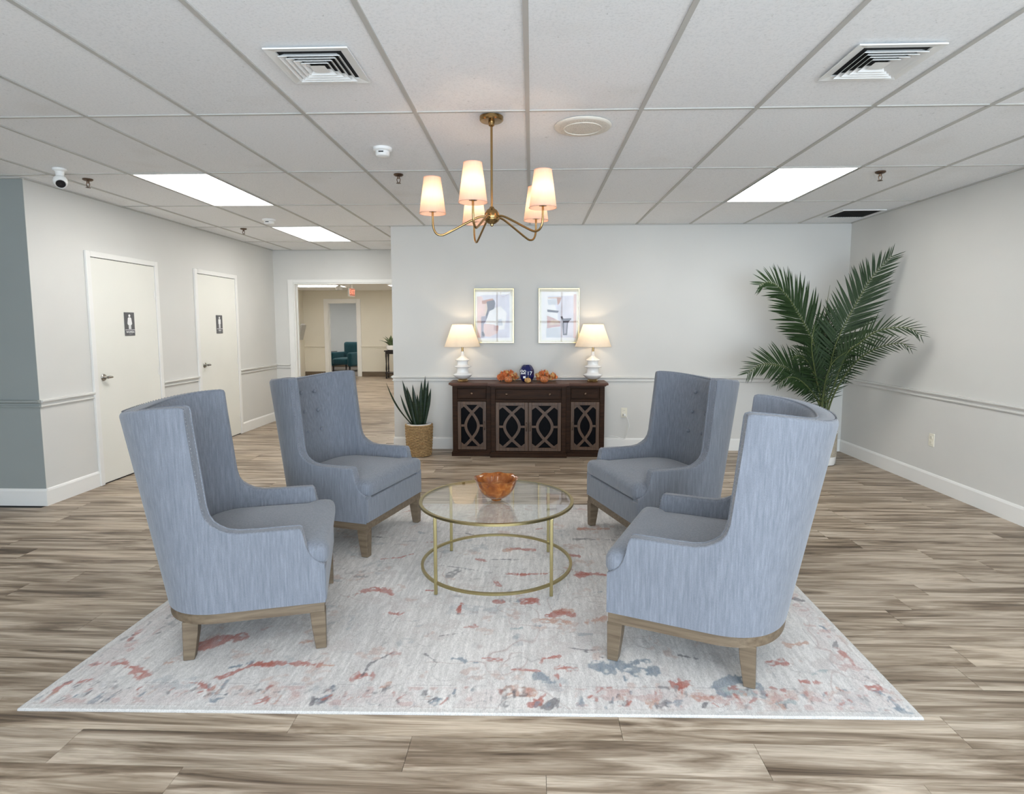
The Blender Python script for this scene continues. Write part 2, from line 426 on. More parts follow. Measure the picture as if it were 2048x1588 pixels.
# ---- walls
def wall(name, boxes, mat='wall'):
    w = MB()
    for b in boxes: w.box(*b)
    return struct(w.build(name, MAT[mat]))
HT = H+.12
wall('wall_right', [(XR, XR+T, REAR_Y-.15, YB+T, -.06, HT)])
wall('wall_back', [(XP, XR, YB, YB+T, -.06, HT)])
wall('wall_back_return', [(XP, XP+T, YB+T, YF, -.06, HT)])
wall('wall_left', [(XL-T, XL, YC+.004, YF+T, -.06, HT)])
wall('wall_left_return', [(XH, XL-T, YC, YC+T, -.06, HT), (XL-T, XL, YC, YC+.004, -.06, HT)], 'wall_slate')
wall('wall_left_hall', [(XH-T, XH, REAR_Y-.15, YC+T, -.06, HT)])
OX0, OX1, OZ = -3.69, -1.79, 2.135
wall('wall_far', [(XL, OX0, YF, YF+T, -.06, HT), (OX1, XP+T, YF, YF+T, -.06, HT), (OX0, OX1, YF, YF+T, OZ, HT)])
rb = [(XH, WINDOWS[0][0], REAR_Y-.15, REAR_Y, -.06, HT), (WINDOWS[-1][1], XR, REAR_Y-.15, REAR_Y, -.06, HT)]
for k in range(len(WINDOWS)-1): rb.append((WINDOWS[k][1], WINDOWS[k+1][0], REAR_Y-.15, REAR_Y, -.06, HT))
for a, b in WINDOWS: rb += [(a, b, REAR_Y-.15, REAR_Y, -.06, WZ0), (a, b, REAR_Y-.15, REAR_Y, WZ1, HT)]
wall('wall_rear', rb)
for k, (a, b) in enumerate(WINDOWS):
    w = MB()
    for q in ((a, a+.05, WZ0, WZ1), (b-.05, b, WZ0, WZ1), ((a+b)/2-.02, (a+b)/2+.02, WZ0, WZ1)): w.box(q[0], q[1], REAR_Y-.1, REAR_Y-.04, q[2], q[3])
    for z in (WZ0, 1.55, WZ1-.05): w.box(a+.05, b-.05, REAR_Y-.1, REAR_Y-.04, z, z+.05)
    struct(w.build('window_%d' % (k+1), MAT['trim']))
# the room beyond the opening and the lounge behind it
DX0, DX1, DZ = -5.89, -5.04, 2.13
wall('wall_beyond_left', [(FR_XL-T, FR_XL, YF+T, FR_Y, -.06, FR_H)], 'wall_far')
wall('wall_beyond_front', [(FR_XL-T, XL-T, YF, YF+T, -.06, FR_H+.3)], 'wall_far')
wall('wall_beyond_right', [(FR_XR, FR_XR+T, YF+T, FR_Y, -.06, FR_H)], 'wall_far')
wall('wall_beyond_far', [(FR_XL-T, DX0, FR_Y, FR_Y+T, -.06, FR_H), (DX1, FR_XR+T, FR_Y, FR_Y+T, -.06, FR_H), (DX0, DX1, FR_Y, FR_Y+T, DZ, FR_H)], 'wall_far')
struct(MB().box(FR_XL-T, FR_XR+T, YF+T, FR_Y+T, FR_H, FR_H+.1).build('ceiling_beyond', MAT['tile']))
fb = struct(MB().box(FR_XL, FR_XR, YF, FR_Y+T, -.06, 0).build('floor_beyond', MAT['floor']))
LY = 21.0
wall('wall_lounge_far', [(-9.5, -3.9, LY, LY+T, -.06, 2.6)], 'wall_blue')
wall('wall_lounge_left', [(-9.6, -9.5, FR_Y+T, LY+T, -.06, 2.6)], 'wall_blue')
wall('wall_lounge_right', [(-3.9, -3.8, FR_Y+T, LY+T, -.06, 2.6)], 'wall_blue')
wall('wall_lounge_front', [(-9.5, FR_XL-T, FR_Y, FR_Y+T, -.06, 2.6)], 'wall_blue')
struct(MB().box(-9.6, -3.8, FR_Y, LY+T, 2.5, 2.6).build('ceiling_lounge', MAT['tile']))
struct(MB().box(-9.6, -3.8, FR_Y+T, LY+T, -.06, .0).build('floor_lounge', MAT['carpet']))

# ---- chair rails, baseboards, casings
RAIL = [(0,.816),(.012,.817),(.016,.824),(.015,.832),(.009,.834),(.007,.838),(.007,.848),(.010,.852),(.026,.857),(.031,.866),(.030,.876),(0,.878)]
BASE = [(0,0),(.014,0),(.014,.122),(.009,.136),(.004,.142),(0,.142)]
along_x = lambda yw: (lambda d, z, s: (s, yw-d, z))     # wall facing -Y
along_y = lambda xw, sg: (lambda d, z, s: (xw+sg*d, s, z))
tn = [0]; bn = [0]
def rails(f, s0, s1, base_only=False, mat_r='rail', mat_b='trim', side='x'):
    if not base_only:
        tn[0] += 1; struct(MB().prism(RAIL, s0, s1, f).build('trim_%d' % tn[0], MAT[mat_r], smooth=30))
    struct(MB().prism(BASE, s0, s1, f).build('baseboard_%s' % side, MAT[mat_b]))
D1, D2 = (5.23, 6.25), (6.94, 7.95)
rails(along_x(YB), XP, XR, side='back')
rails(along_y(XR, -1), REAR_Y, YB-.014, side='right')
rails(along_y(XL, 1), YC, D1[0], side='left'); rails(along_y(XL, 1), D1[1], D2[0], side='left'); rails(along_y(XL, 1), D2[1], YF, side='left')
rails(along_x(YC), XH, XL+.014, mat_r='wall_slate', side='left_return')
rails(along_x(YF), XL, OX0-.09, side='far')
rails(along_y(XP, -1), YB, YF, side='back_return')
rails(along_x(FR_Y), FR_XL, DX0-.11, mat_r='wall_far', mat_b='oak', side='beyond')
rails(along_x(FR_Y), DX1+.09, FR_XR, mat_r='wall_far', mat_b='oak', side='beyond')
struct(MB().prism([(0,0),(.014,0),(.014,.1),(0,.1)], -9.5, -3.9, along_x(LY)).build('baseboard_lounge', MAT['oak']))
def casing(name, x0, x1, z1, yf, w, th, wt=None):
    """door casing and jamb lining round an opening in a wall facing -Y"""
    c = MB(); wt = wt or w
    c.box(x0-w, x0, yf-.02, yf, 0, z1+wt); c.box(x1, x1+w, yf-.02, yf, 0, z1+wt); c.box(x0, x1, yf-.02, yf, z1, z1+wt)
    c.box(x0, x0+.02, yf-.01, yf+th, 0, z1); c.box(x1-.02, x1, yf-.01, yf+th, 0, z1); c.box(x0+.02, x1-.02, yf-.01, yf+th, z1-.02, z1)
    c.box(x0+.02, x0+.035, yf+.05, yf+.09, 0, z1-.02); c.box(x1-.035, x1-.02, yf+.05, yf+.09, 0, z1-.02)
    return struct(c.build(name, MAT['trim'], bevel=.003, seg=1))
casing('trim_opening', OX0, OX1, OZ, YF, .085, T, .05)
casing('trim_doorway', DX0, DX1, DZ, FR_Y, .11, T)

# ---- restroom doors
def door(idx, ya, yb):
    root = struct(bpy.data.objects.new('door_%d' % idx, None)); COL.objects.link(root); root.location = (XL, ya, 0)
    w = yb-ya; fw = .052; zt = 2.10
    f = MB(); f.box(0, .024, 0, fw, 0, zt+fw); f.box(0, .024, w-fw, w, 0, zt+fw); f.box(0, .024, fw, w-fw, zt, zt+fw)
    f.build('door_frame', MAT['trim'], root, bevel=.003, seg=1)
    MB().box(0, .003, fw, w-fw, 0, zt).build('door_gap_shade', MAT['dark'], root)  # near-black plate, paints the shade of the gap round the leaf
    slab = MB().box(.003, .014, fw+.004, w-fw-.004, .012, zt-.005).build('door_leaf', MAT['door'], root, bevel=.002, seg=1)
    # lever set
    h = MB(); ky, kz = fw+.075, 1.0
    def lx(prof, c, n=20):
        q = MB(); q.lathe(prof, n); h.add([(c[0]+p[2], c[1]+p[0], c[2]+p[1]) for p in q.v], q.f)
    lx([(.0325,0),(.0325,.006),(.028,.011),(.012,.013),(.011,.045),(.013,.048)], (.014, ky, kz))
    h.tube(spline([(.060, ky-.004, kz), (.064, ky+.02, kz+.002), (.062, ky+.046, kz), (.056, ky+.066, kz-.003)], 4), [.012,.012,.0125,.013,.013,.0125,.012,.0115,.011,.0105,.010,.009,.006], 10)
    h.build('lever_handle', MAT['chrome'], slab, smooth=40, label='satin nickel lever handle')
    for z in (.22, 1.0, 1.80):
        q = MB(); q.lathe([(.006,-.045),(.006,.045)], 10, (.024, w-fw-.002, z)); q.box(.012, .0165, w-fw-.03, w-fw-.004, z-.045, z+.045)
        q.build('hinge', MAT['trim'], root, smooth=40)
    return root
door(1, *D1); door(2, *D2)
RUG_MARKS = [
  ('r', 0.05, [(-1.896,2.382),(-1.856,2.403),(-1.772,2.396),(-1.698,2.36),(-1.631,2.317)]),
  ('r', 0.03, [(-1.923,2.204),(-1.921,2.246),(-1.862,2.265),(-1.822,2.284)]),
  ('b', 0.02, [(-1.93,2.45),(-1.886,2.492)]),
  ('r', 0.035, [(-1.299,2.31),(-1.276,2.337),(-1.211,2.404),(-1.137,2.412)]),
  ('r', 0.035, [(-1.203,2.41),(-1.095,2.418),(-0.965,2.422),(-0.928,2.413)]),
  ('b', 0.03, [(-1.292,2.379),(-1.231,2.423)]),
  ('o', 0.012, [(-0.928,2.413),(-0.862,2.412)]),
  ('r', 0.015, [(-1.436,2.27),(-1.367,2.269),(-1.305,2.224),(-1.289,2.241)]),
  ('r', 0.11, [(-1.507,2.557),(-1.472,2.601),(-1.413,2.626),(-1.383,2.638)]),
  ('r', 0.03, [(-0.746,2.319),(-0.722,2.346),(-0.684,2.344)]),
  ('k', 0.01, [(-0.712,2.346),(-0.703,2.43),(-0.625,2.522)]),
  ('k', 0.008, [(-0.477,2.516),(-0.41,2.449),(-0.395,2.393)]),
  ('b', 0.05, [(-0.337,2.481),(-0.279,2.463),(-0.24,2.455)]),
  ('r', 0.02, [(-0.216,2.491),(-0.148,2.481),(-0.084,2.479)]),
  ('r', 0.03, [(-0.335,2.753),(-0.288,2.767)]),
  ('k', 0.008, [(-0.433,2.668),(-0.33,2.706)]),
  ('r', 0.015, [(-0.371,3.0),(-0.372,2.904)]),
  ('k', 0.01, [(-0.415,2.884),(-0.352,2.891)]),
  ('r', 0.03, [(-0.745,2.892),(-0.677,2.875)]),
  ('r', 0.04, [(-0.944,3.13),(-0.876,3.163),(-0.798,3.134),(-0.766,3.09)]),
  ('r', 0.03, [(-0.941,3.59),(-0.835,3.613),(-0.768,3.677)]),
  ('g', 0.03, [(-1.037,3.324),(-0.944,3.31)]),
  ('k', 0.012, [(-1.109,3.976),(-0.947,3.956)]),
  ('r', 0.02, [(-0.593,3.157),(-0.549,3.149)]),
  ('g', 0.05, [(-0.486,3.342),(-0.443,3.414)]),
  ('g', 0.02, [(-1.474,2.381),(-1.445,2.387)]),
  ('o', 0.02, [(-1.615,2.411),(-1.579,2.408)]),
  ('o', 0.02, [(-1.076,2.592),(-1.033,2.604)]),
  ('k', 0.01, [(-1.944,2.827),(-1.884,2.856)]),
  ('r', 0.02, [(-1.883,2.588),(-1.896,2.68)]),
  ('r', 0.04, [(-0.134,3.778),(-0.065,3.78),(0.009,3.766)]),
  ('o', 0.05, [(-0.176,3.744),(-0.14,3.761)]),
  ('r', 0.02, [(-0.342,3.597),(-0.293,3.576)]),
  ('r', 0.02, [(-0.137,3.39),(-0.047,3.386),(0.098,3.397)]),
  ('r', 0.045, [(-0.059,3.392),(-0.036,3.38)]),
  ('k', 0.008, [(-0.555,3.502),(-0.41,3.457),(-0.245,3.4)]),
  ('g', 0.05, [(-0.489,3.365),(-0.447,3.435)]),
  ('k', 0.006, [(-0.253,3.6),(0.057,3.61)]),
  ('r', 0.02, [(-0.198,3.271),(-0.179,3.222)]),
  ('r', 0.07, [(-0.183,3.026),(-0.153,3.027)]),
  ('r', 0.07, [(-0.032,3.042),(0.008,3.054)]),
  ('b', 0.04, [(-0.138,3.039),(-0.072,3.03)]),
  ('r', 0.02, [(-0.367,2.999),(-0.378,2.926)]),
  ('o', 0.06, [(0.135,2.932),(0.198,2.934)]),
  ('r', 0.02, [(-0.591,3.149),(-0.55,3.156)]),
  ('r', 0.03, [(0.245,3.677),(0.299,3.671)]),
  ('g', 0.04, [(0.302,3.964),(0.368,3.975)]),
  ('r', 0.06, [(0.351,4.174),(0.387,4.196)]),
  ('r', 0.06, [(0.276,3.376),(0.316,3.391)]),
  ('r', 0.015, [(0.037,4.165),(0.078,4.186)]),
  ('k', 0.006, [(-0.473,4.071),(-0.395,4.025)]),
  ('r', 0.015, [(-0.742,3.878),(-0.679,3.889)]),
  ('o', 0.06, [(0.358,4.185),(0.457,4.188),(0.548,4.19)]),
  ('g', 0.04, [(0.298,3.981),(0.554,3.965)]),
  ('r', 0.05, [(0.286,3.401),(0.375,3.404),(0.432,3.388)]),
  ('r', 0.06, [(0.093,2.892),(0.158,2.921),(0.201,2.896)]),
  ('o', 0.06, [(0.054,2.839),(0.19,2.819)]),
  ('o', 0.05, [(0.277,2.821),(0.37,2.875)]),
  ('k', 0.007, [(0.164,2.589),(0.242,2.57),(0.305,2.572)]),
  ('k', 0.007, [(0.242,2.56),(0.315,2.512)]),
  ('r', 0.02, [(0.037,2.463),(0.054,2.493),(0.127,2.515)]),
  ('r', 0.03, [(0.139,2.429),(0.187,2.426)]),
  ('r', 0.012, [(-0.082,2.407),(0.036,2.403)]),
  ('b', 0.08, [(0.286,2.452),(0.336,2.416)]),
  ('b', 0.09, [(0.373,2.455),(0.452,2.411),(0.528,2.423)]),
  ('b', 0.06, [(0.463,2.477),(0.511,2.498)]),
  ('b', 0.03, [(0.391,2.364),(0.406,2.263)]),
  ('r', 0.03, [(0.574,2.344),(0.599,2.302),(0.649,2.337)]),
  ('r', 0.02, [(0.612,2.353),(0.598,2.285)]),
  ('b', 0.06, [(0.757,2.307),(0.825,2.36),(0.891,2.371)]),
  ('b', 0.06, [(0.887,2.362),(0.933,2.321),(0.914,2.271)]),
  ('b', 0.05, [(0.755,2.298),(0.772,2.258)]),
  ('t', 0.07, [(0.792,2.291),(0.88,2.286)]),
  ('r', 0.03, [(0.812,2.304),(0.827,2.304)]),
  ('r', 0.06, [(1.048,2.496),(1.097,2.497)]),
  ('r', 0.03, [(0.971,2.314),(1.015,2.299)]),
  ('r', 0.025, [(1.112,2.361),(1.19,2.363)]),
  ('o', 0.05, [(1.192,2.643),(1.282,2.667)]),
  ('k', 0.012, [(1.209,2.767),(1.254,2.733)]),
  ('b', 0.04, [(0.036,2.37),(0.086,2.319)]),
  ('r', 0.02, [(0.114,2.364),(0.121,2.295)]),
  ('o', 0.06, [(-0.077,2.255),(-0.006,2.249)]),
  ('r', 0.015, [(0.232,2.225),(0.288,2.283),(0.351,2.302)]),
  ('k', 0.007, [(0.474,2.306),(0.554,2.3),(0.579,2.236)]),
  ('k', 0.012, [(0.658,2.543),(0.734,2.515)]),
  ('b', 0.03, [(0.041,2.789),(0.058,2.742)]),
  ('t', 0.03, [(-0.093,2.749),(-0.045,2.758)]),
  ('b', 0.02, [(0.342,3.155),(0.391,3.163)]),
  ('r', 0.05, [(-0.049,3.01),(0.004,3.055)]),
  ('k', 0.006, [(0.23,3.033),(0.341,2.953)]),
  ('t', 0.02, [(1.185,2.407),(1.266,2.446)]),
  ('o', 0.03, [(0.64,2.246),(0.717,2.241)]),
  ('k', 0.02, [(1.405,3.128),(1.446,3.086)]),
  ('b', 0.02, [(1.418,2.821),(1.438,2.739)]),
  ('k', 0.012, [(1.388,2.628),(1.433,2.694)]),
  ('k', 0.02, [(1.395,2.405),(1.433,2.363)]),
  ('b', 0.03, [(1.399,2.295),(1.41,2.279)]),
  ('b', 0.03, [(1.42,2.263),(1.421,2.217)]),
  ('r', 0.03, [(1.378,2.327),(1.408,2.328)]),
  ('r', 0.02, [(1.401,2.587),(1.404,2.488)]),
  ('b', 0.03, [(1.407,2.194),(1.441,2.173)]),
  ('b', 0.03, [(-1.822,2.146),(-1.816,2.172)]),
  ('b', 0.03, [(-1.717,2.134),(-1.709,2.159)]),
  ('b', 0.03, [(-1.679,2.151),(-1.671,2.176)]),
  ('b', 0.03, [(-1.25,2.157),(-1.237,2.182)]),
  ('r', 0.03, [(-1.064,2.155),(-1.05,2.18)]),
  ('b', 0.03, [(-0.825,2.178),(-0.808,2.204)]),
  ('b', 0.03, [(-0.387,2.169),(-0.365,2.195)]),
  ('k', 0.035, [(0.049,2.16),(0.085,2.186)]),
  ('k', 0.035, [(0.494,2.178),(0.535,2.203)]),
  ('b', 0.035, [(0.55,2.192),(0.592,2.218)]),
  ('t', 0.035, [(0.973,2.205),(1.019,2.231)]),
  ('r', 0.035, [(1.202,2.213),(1.25,2.239)]),
  ('o', 0.035, [(0.453,2.188),(0.493,2.214)]),
  ('r', 0.035, [(0.006,2.174),(0.041,2.2)]),
]
# ================================================================== RUG
def make_rug():
    C = np.array([(-1.98, 2.086), (1.475, 2.144), (1.535, 4.77), (-1.90, 4.75)])
    NX, NY, Z = 760, 584, .010
    u, v = np.meshgrid(np.linspace(0, 1, NX), np.linspace(0, 1, NY))
    P = ((1-u)*(1-v))[..., None]*C[0]+(u*(1-v))[..., None]*C[1]+(u*v)[..., None]*C[2]+((1-u)*v)[..., None]*C[3]
    X, Y = P[..., 0], P[..., 1]
    rs = np.random.RandomState(5)
    def vnoise(cx, cy):
        g = rs.rand(cy+2, cx+2); a = u*cx; b = v*cy; i = a.astype(int); j = b.astype(int); fx = a-i; fy = b-j
        fx = fx*fx*(3-2*fx); fy = fy*fy*(3-2*fy)
        return (g[j,i]*(1-fx)+g[j,i+1]*fx)*(1-fy)+(g[j+1,i]*(1-fx)+g[j+1,i+1]*fx)*fy
    def fbm(cx, cy, o=4):
        t = 0; s = 0; a = 1
        for k in range(o): t = t+a*vnoise(cx*2**k, cy*2**k); s += a; a *= .55
        return t/s
    n1, n2, n3, n4 = fbm(6,5), fbm(40,30,4), fbm(110,90,2), fbm(14,10,4)
    streak = .5*vnoise(300, 20)+.5*vnoise(450, 60)          # worn pile runs front to back
    col = np.ones((NY, NX, 3))*np.array([.66,.635,.61])
    col *= (.88+.22*n1)[..., None]*(.76+.40*streak)[..., None]
    PAL = {'r':(.40,.11,.075),'b':(.17,.22,.27),'k':(.13,.12,.13),'o':(.50,.29,.21),'g':(.27,.26,.26),'t':(.30,.36,.37)}
    def blend(c, a):
        nonlocal col; col = col*(1-a[..., None])+np.array(c)*a[..., None]
    sm = lambda t: np.clip(t, 0, 1)**2*(3-2*np.clip(t, 0, 1))
    # faded all-over vine work and blossoms
    ln = np.abs(n4-.5); blend((.34,.32,.31), .55*sm(1-ln/.010)*sm((n2-.40)/.15))
    l2 = np.abs(fbm(9,7,3)-.47); blend((.34,.22,.20), .5*sm(1-l2/.007)*sm((n1-.42)/.12))
    l3 = np.abs(fbm(12,10,3)-.53); blend((.25,.26,.29), .5*sm(1-l3/.006)*sm((fbm(8,6,2)-.45)/.1))
    blend((.52,.47,.45), .5*sm((fbm(22,17,4)-.60)/.06)*sm((n3-.3)/.3))
    blend((.50,.33,.27), .45*sm((fbm(26,20,4)-.66)/.04)*sm((n3-.35)/.3))
    blend((.33,.36,.38), .45*sm((fbm(20,16,4)-.67)/.04)*sm((n3-.35)/.3))
    wob = (n2-.5)*.05+(n3-.5)*.035+(streak-.5)*.03
    def stroke(c, w, pts, alpha=.85):
        xs = [p[0] for p in pts]; ys = [p[1] for p in pts]; m = w+.05
        ii = np.where(((X > min(xs)-m) & (X < max(xs)+m) & (Y > min(ys)-m) & (Y < max(ys)+m)).any(1))[0]
        if not len(ii): return
        sl = slice(ii[0], ii[-1]+1); x, y_ = X[sl], Y[sl]; d = np.full(x.shape, 9.)
        for (a, b), (e, f) in zip(pts[:-1], pts[1:]):
            dx, dy = e-a, f-b; L = max(dx*dx+dy*dy, 1e-9); t = np.clip(((x-a)*dx+(y_-b)*dy)/L, 0, 1)
            d = np.minimum(d, np.hypot(x-a-t*dx, y_-b-t*dy))
        d = d+wob[sl]*min(1, w/.03+.25)
        a = alpha*sm((w*.5-d)/(.005+.10*w)+.5)*sm((n3[sl]-.22)/.25+.25)*(.55+.6*streak[sl]).clip(0, 1)
        col[sl] = col[sl]*(1-a[..., None])+np.array(PAL[c])*a[..., None]
    for c, w, pts in RUG_MARKS: stroke(c, w*.82, pts, .9)
    # more of the same motifs where chairs and table stand
    for k in range(46):
        x, y_ = rs.uniform(-1.8, 1.35), rs.uniform(2.4, 4.55); a = rs.uniform(0, PI); L = rs.uniform(.02, .10)
        stroke('rrobgk'[rs.randint(6)], rs.uniform(.008, .035), [(x, y_), (x+L*math.cos(a), y_+.5*L*math.sin(a))], .5)
    # border band
    e = np.minimum(np.minimum(u*3.45, (1-u)*3.45), np.minimum(v*2.65, (1-v)*2.65))
    band = sm((e-.035)/.006)*sm((.165-e)/.01)
    blend((.56,.46,.44), band*.38*sm((n2-.42)/.2)*(.4+.8*streak).clip(0, 1)); blend((.44,.20,.17), band*.35*sm((fbm(60,50,3)-.66)/.03))
    per = [(C[0], C[1]), (C[1], C[2]), (C[0], C[3])]
    for (a, b), cnt in zip(per, (230, 80, 80)):      # short worn dashes of the border
        for k in range(cnt):
            t = rs.rand(); q = a+(b-a)*t; inw = np.array([0, 1.]) if cnt == 230 else np.array([-1., 0]) if a is C[1] else np.array([1., 0])
            q = q+inw*rs.uniform(.04, .15); L = rs.uniform(.012, .045); an = rs.normal(0, .35) if cnt == 230 else rs.uniform(-.8, .8)
            stroke('kkkrrbgo'[rs.randint(8)], rs.uniform(.005, .010), [tuple(q), (q[0]+L*math.sin(an)+.2*L, q[1]+L*math.cos(an))], rs.uniform(.45, .95))
    blend((.33,.30,.30), .5*sm(1-np.abs(e-.172)/.005)*sm((n2-.42)/.1)); blend((.45,.36,.33), .5*sm(1-np.abs(e-.033)/.005)*sm((n2-.4)/.1))
    blend((.60,.58,.555), sm((.02-e)/.004)*.8)
    verts = np.dstack([X, Y, np.full_like(X, Z)+(n3-.5)*.0015]).reshape(-1, 3)
    idx = np.arange(NX*NY).reshape(NY, NX)
    quads = np.stack([idx[:-1,:-1], idx[:-1,1:], idx[1:,1:], idx[1:,:-1]], -1).reshape(-1, 4)
    loop = np.concatenate([idx[0,:-1], idx[:-1,-1], idx[-1,:0:-1], idx[:0:-1,0]]); nl = len(loop)
    cen = np.array([C[:,0].mean(), C[:,1].mean()])
    low = verts[loop].copy(); low[:, :2] += (low[:, :2]-cen)*.0012; low[:, 2] = .0005
    o = len(verts); verts = np.concatenate([verts, low]); k = np.arange(nl); k2 = (k+1) % nl
    quads = np.concatenate([quads, np.stack([loop[k2], loop[k], o+k, o+k2], -1)])
    me = bpy.data.meshes.new('area_rug'); me.vertices.add(len(verts)); me.vertices.foreach_set('co', verts.ravel())
    me.loops.add(quads.size); me.loops.foreach_set('vertex_index', quads.ravel().astype(np.int32))
    me.polygons.add(len(quads)); me.polygons.foreach_set('loop_start', np.arange(0, quads.size, 4, dtype=np.int32))
    me.update(calc_edges=True)
    full = np.ones((len(verts), 4)); full[:o, :3] = col.reshape(-1, 3); full[o:, :3] = (.45,.43,.41)
    at = me.color_attributes.new('weave', 'FLOAT_COLOR', 'POINT'); at.data.foreach_set('color', full.ravel())
    m, nt, p = newmat('woven_rug'); setp(p, rough=.95, spec=.1, sheen=.2)
    ca = N(nt, 'ShaderNodeVertexColor', layer_name='weave')
    cv = coords(nt, (1,.35,1)); n = noise(nt, cv, 260, 3, .6)
    w = ramp(nt, n.outputs[0], [(.3, (.74,.74,.74)), (.65, (1.04,1.04,1.04))])
    nt.links.new(mix(nt, 1.0, ca.outputs[0], w.outputs[0], 'MULTIPLY'), p.inputs['Base Color']); bump(nt, p, n.outputs[0], .6, .003)
    me.materials.append(m)
    me.polygons.foreach_set('use_smooth', [True]*len(me.polygons))
    return tag(link('area_rug', me), 'pale distressed rug with faded red and blue motifs under the chairs', 'rug')
make_rug()
RZ = .012   # rug top

# ================================================================== WINGBACK CHAIRS
# local frame: x forward, y to the sitter's left, origin on the floor midway between the front legs
HW, XS, EXP = .384, -.38, 2.5
def back_depth(z): return .30+.172*(z-.22)/.91
def plan(g, sgn, z, off):
    """g>=0: straight side at x=XS+g ; g<0: round the back, |g| in 0..1. off = inward offset"""
    w = HW-off
    if g >= 0: return (XS+g, sgn*w, z)
    th = -g*PI/2; a = back_depth(z)-off*1.05
    return (XS-a*math.sin(th)**(2/EXP), sgn*w*max(0, math.cos(th))**(2/EXP), z)
def g_of(x, z):
    if x >= XS: return x-XS
    return -math.asin(((XS-x)/back_depth(z))**(EXP/2))*2/PI
EDGE = [(.036,.400),(.026,.404),(.008,.416),(-.014,.436),(-.032,.466),(-.044,.505),(-.050,.540),(-.057,.562),(-.067,.570),(-.15,.570),(-.24,.569),(-.32,.571),(-.365,.580),
        (-.400,.598),(-.428,.618),(-.448,.648),(-.460,.69),(-.466,.74),(-.473,.80),(-.481,.87),(-.489,.94),(-.497,1.01),(-.504,1.08),(-.507,1.112),(-.511,1.122),(-.525,1.127)]
def stations():
    half = [(g_of(x, z), z) for x, z in EDGE]
    g0 = half[-1][0]; rest = 15
    for k in range(1, rest+1): half.append((g0+(-1-g0)*k/rest, 1.127-.040*math.sin(k/rest*PI/2)**1.5))
    return [(g, -1, z) for g, z in half]+[(g, 1, z) for g, z in half[-2::-1]]
TH = .062
def thick(g):
    t = max(0, min(1, (-g-.15)/.85)); return TH+.034*t*t*(3-2*t)
def chair_proto():
    root = thing('wingback_armchair', '', 'armchair')
    S = stations(); rows = []
    for g, sg, zt in S:
        r = []; tk = thick(g); rr = .010+.6*(tk-TH); zo = zt-rr
        for k in range(13): r.append(plan(g, sg, .222+(zo-.222)*k/12, 0))
        arc = [(rr*(1-math.cos(q)), -rr*(1-math.sin(q))) for q in (.39, .79, 1.18, 1.5)]
        for off, dz in arc+[(.5*tk, .001)]+[(tk-o_, d_) for o_, d_ in arc[::-1]]: r.append(plan(g, sg, zt+dz, off))
        zi = zt-rr; zb = .33
        for k in range(10): r.append(plan(g, sg, zi+(zb-zi)*k/9, tk+.012*math.sin(PI*k/9)))
        rows.append(r)
    m = MB().grid(rows); n = len(rows[0])
    m.f.append(tuple(range(n))); m.m.append(0); e = (len(rows)-1)*n; m.f.append(tuple(range(e+n-1, e-1, -1))); m.m.append(0)
    shell = m.build('upholstered_shell', MAT['fabric'], root, smooth=50)
    # welt on the inside edge of back and arms
    pw = [Vector(plan(g, sg, zt, thick(g)*.84)) for g, sg, zt in S[7:-7]]
    MB().tube(pw, .0045, 6).build('welt', MAT['fabric'], shell, smooth=60)
    # nailheads along the outer edge
    nm = MB(); acc = 0; stepn = .0165
    segs = []
    for fo in (.16, .80):
        runs = [S] if fo < .5 else [[q for q in S if q[1] == k and q[0] > -.5] for k in (-1, 1)]
        for run in runs:
            pts = [Vector(plan(g, sg, zt-.0014, thick(g)*fo)) for g, sg, zt in run]; segs += list(zip(pts[:-1], pts[1:]))
    for a, b in segs:
        L = (b-a).length
        while acc < L:
            c = a+(b-a)*(acc/L); r = .0038
            nm.add([(c.x+r*dx, c.y+r*dy, c.z+r*dz) for dx, dy, dz in ((1,0,0),(-1,0,0),(0,1,0),(0,-1,0),(0,0,1),(0,0,-1),)], [(0,2,4),(2,1,4),(1,3,4),(3,0,4),(2,0,5),(1,2,5),(3,1,5),(0,3,5)])
            acc += stepn
        acc -= L
    stuff(nm.build('nailhead_trim', NAIL, shell, smooth=80, label='small pewter nailheads along the edge'))
    # T-shaped seat cushion
    def tee(q, p):
        x, y_, z = q; f = max(0, min(1, (x+.075)/.035)); w = .312+(.377-.312)*f*f*(3-2*f)
        if x < -.42: w *= 1-((-.42-x)/.2)**2*.8
        return (x, y_*w/.30, z)
    MB().rbox((-.262, 0, .437), (.318, .30, .055), .042, 18, .026, tee).build('seat_cushion', MAT['fabric'], root, smooth=60)
    MB().box(-.30, .041, -.375, .375, .226, .378).build('seat_apron', MAT['fabric'], root, bevel=.008)
    # wooden base rail following the plan
    poly = [plan(g, sg, .22, .006)[:2] for g, sg, zt in S if g <= .38]; poly = [(.030, -HW+.006)]+poly+[(.030, HW-.006)]
    MB().prism(poly, .176, .224, lambda a, b, d: (a, b, d)).build('base_rail', MAT['oak'], root)
    for (lx, ly, bx, by) in ((0,.350,.010,.0),(0,-.350,.010,.0),(-.535,.302,-.014,.006),(-.535,-.302,-.014,-.006)):
        t, b = .033, .0225; q = MB(); lv = []
        for z, f in ((.178,0),(.12,.22),(.06,.6),(0,1)):
            h = t+(b-t)*f; cx, cy = lx+bx*f, ly+by*f; lv.append([(cx-h,cy-h,z),(cx+h,cy-h,z),(cx+h,cy+h,z),(cx-h,cy+h,z)])
        q.grid(lv, closed=True); q.f += [(3,2,1,0), tuple(range(12,16))]; q.m += [0,0]
        q.build('leg', MAT['oak'], root, bevel=.002, seg=1)
    # tufting buttons on the inner back, three rows of three
    bmz = MB().lathe([(.0,-.006),(.011,-.006),(.015,.001),(.013,.006),(.007,.010),(0,.011)], 12).mesh('tufting_button', MAT['fabric'], 60)
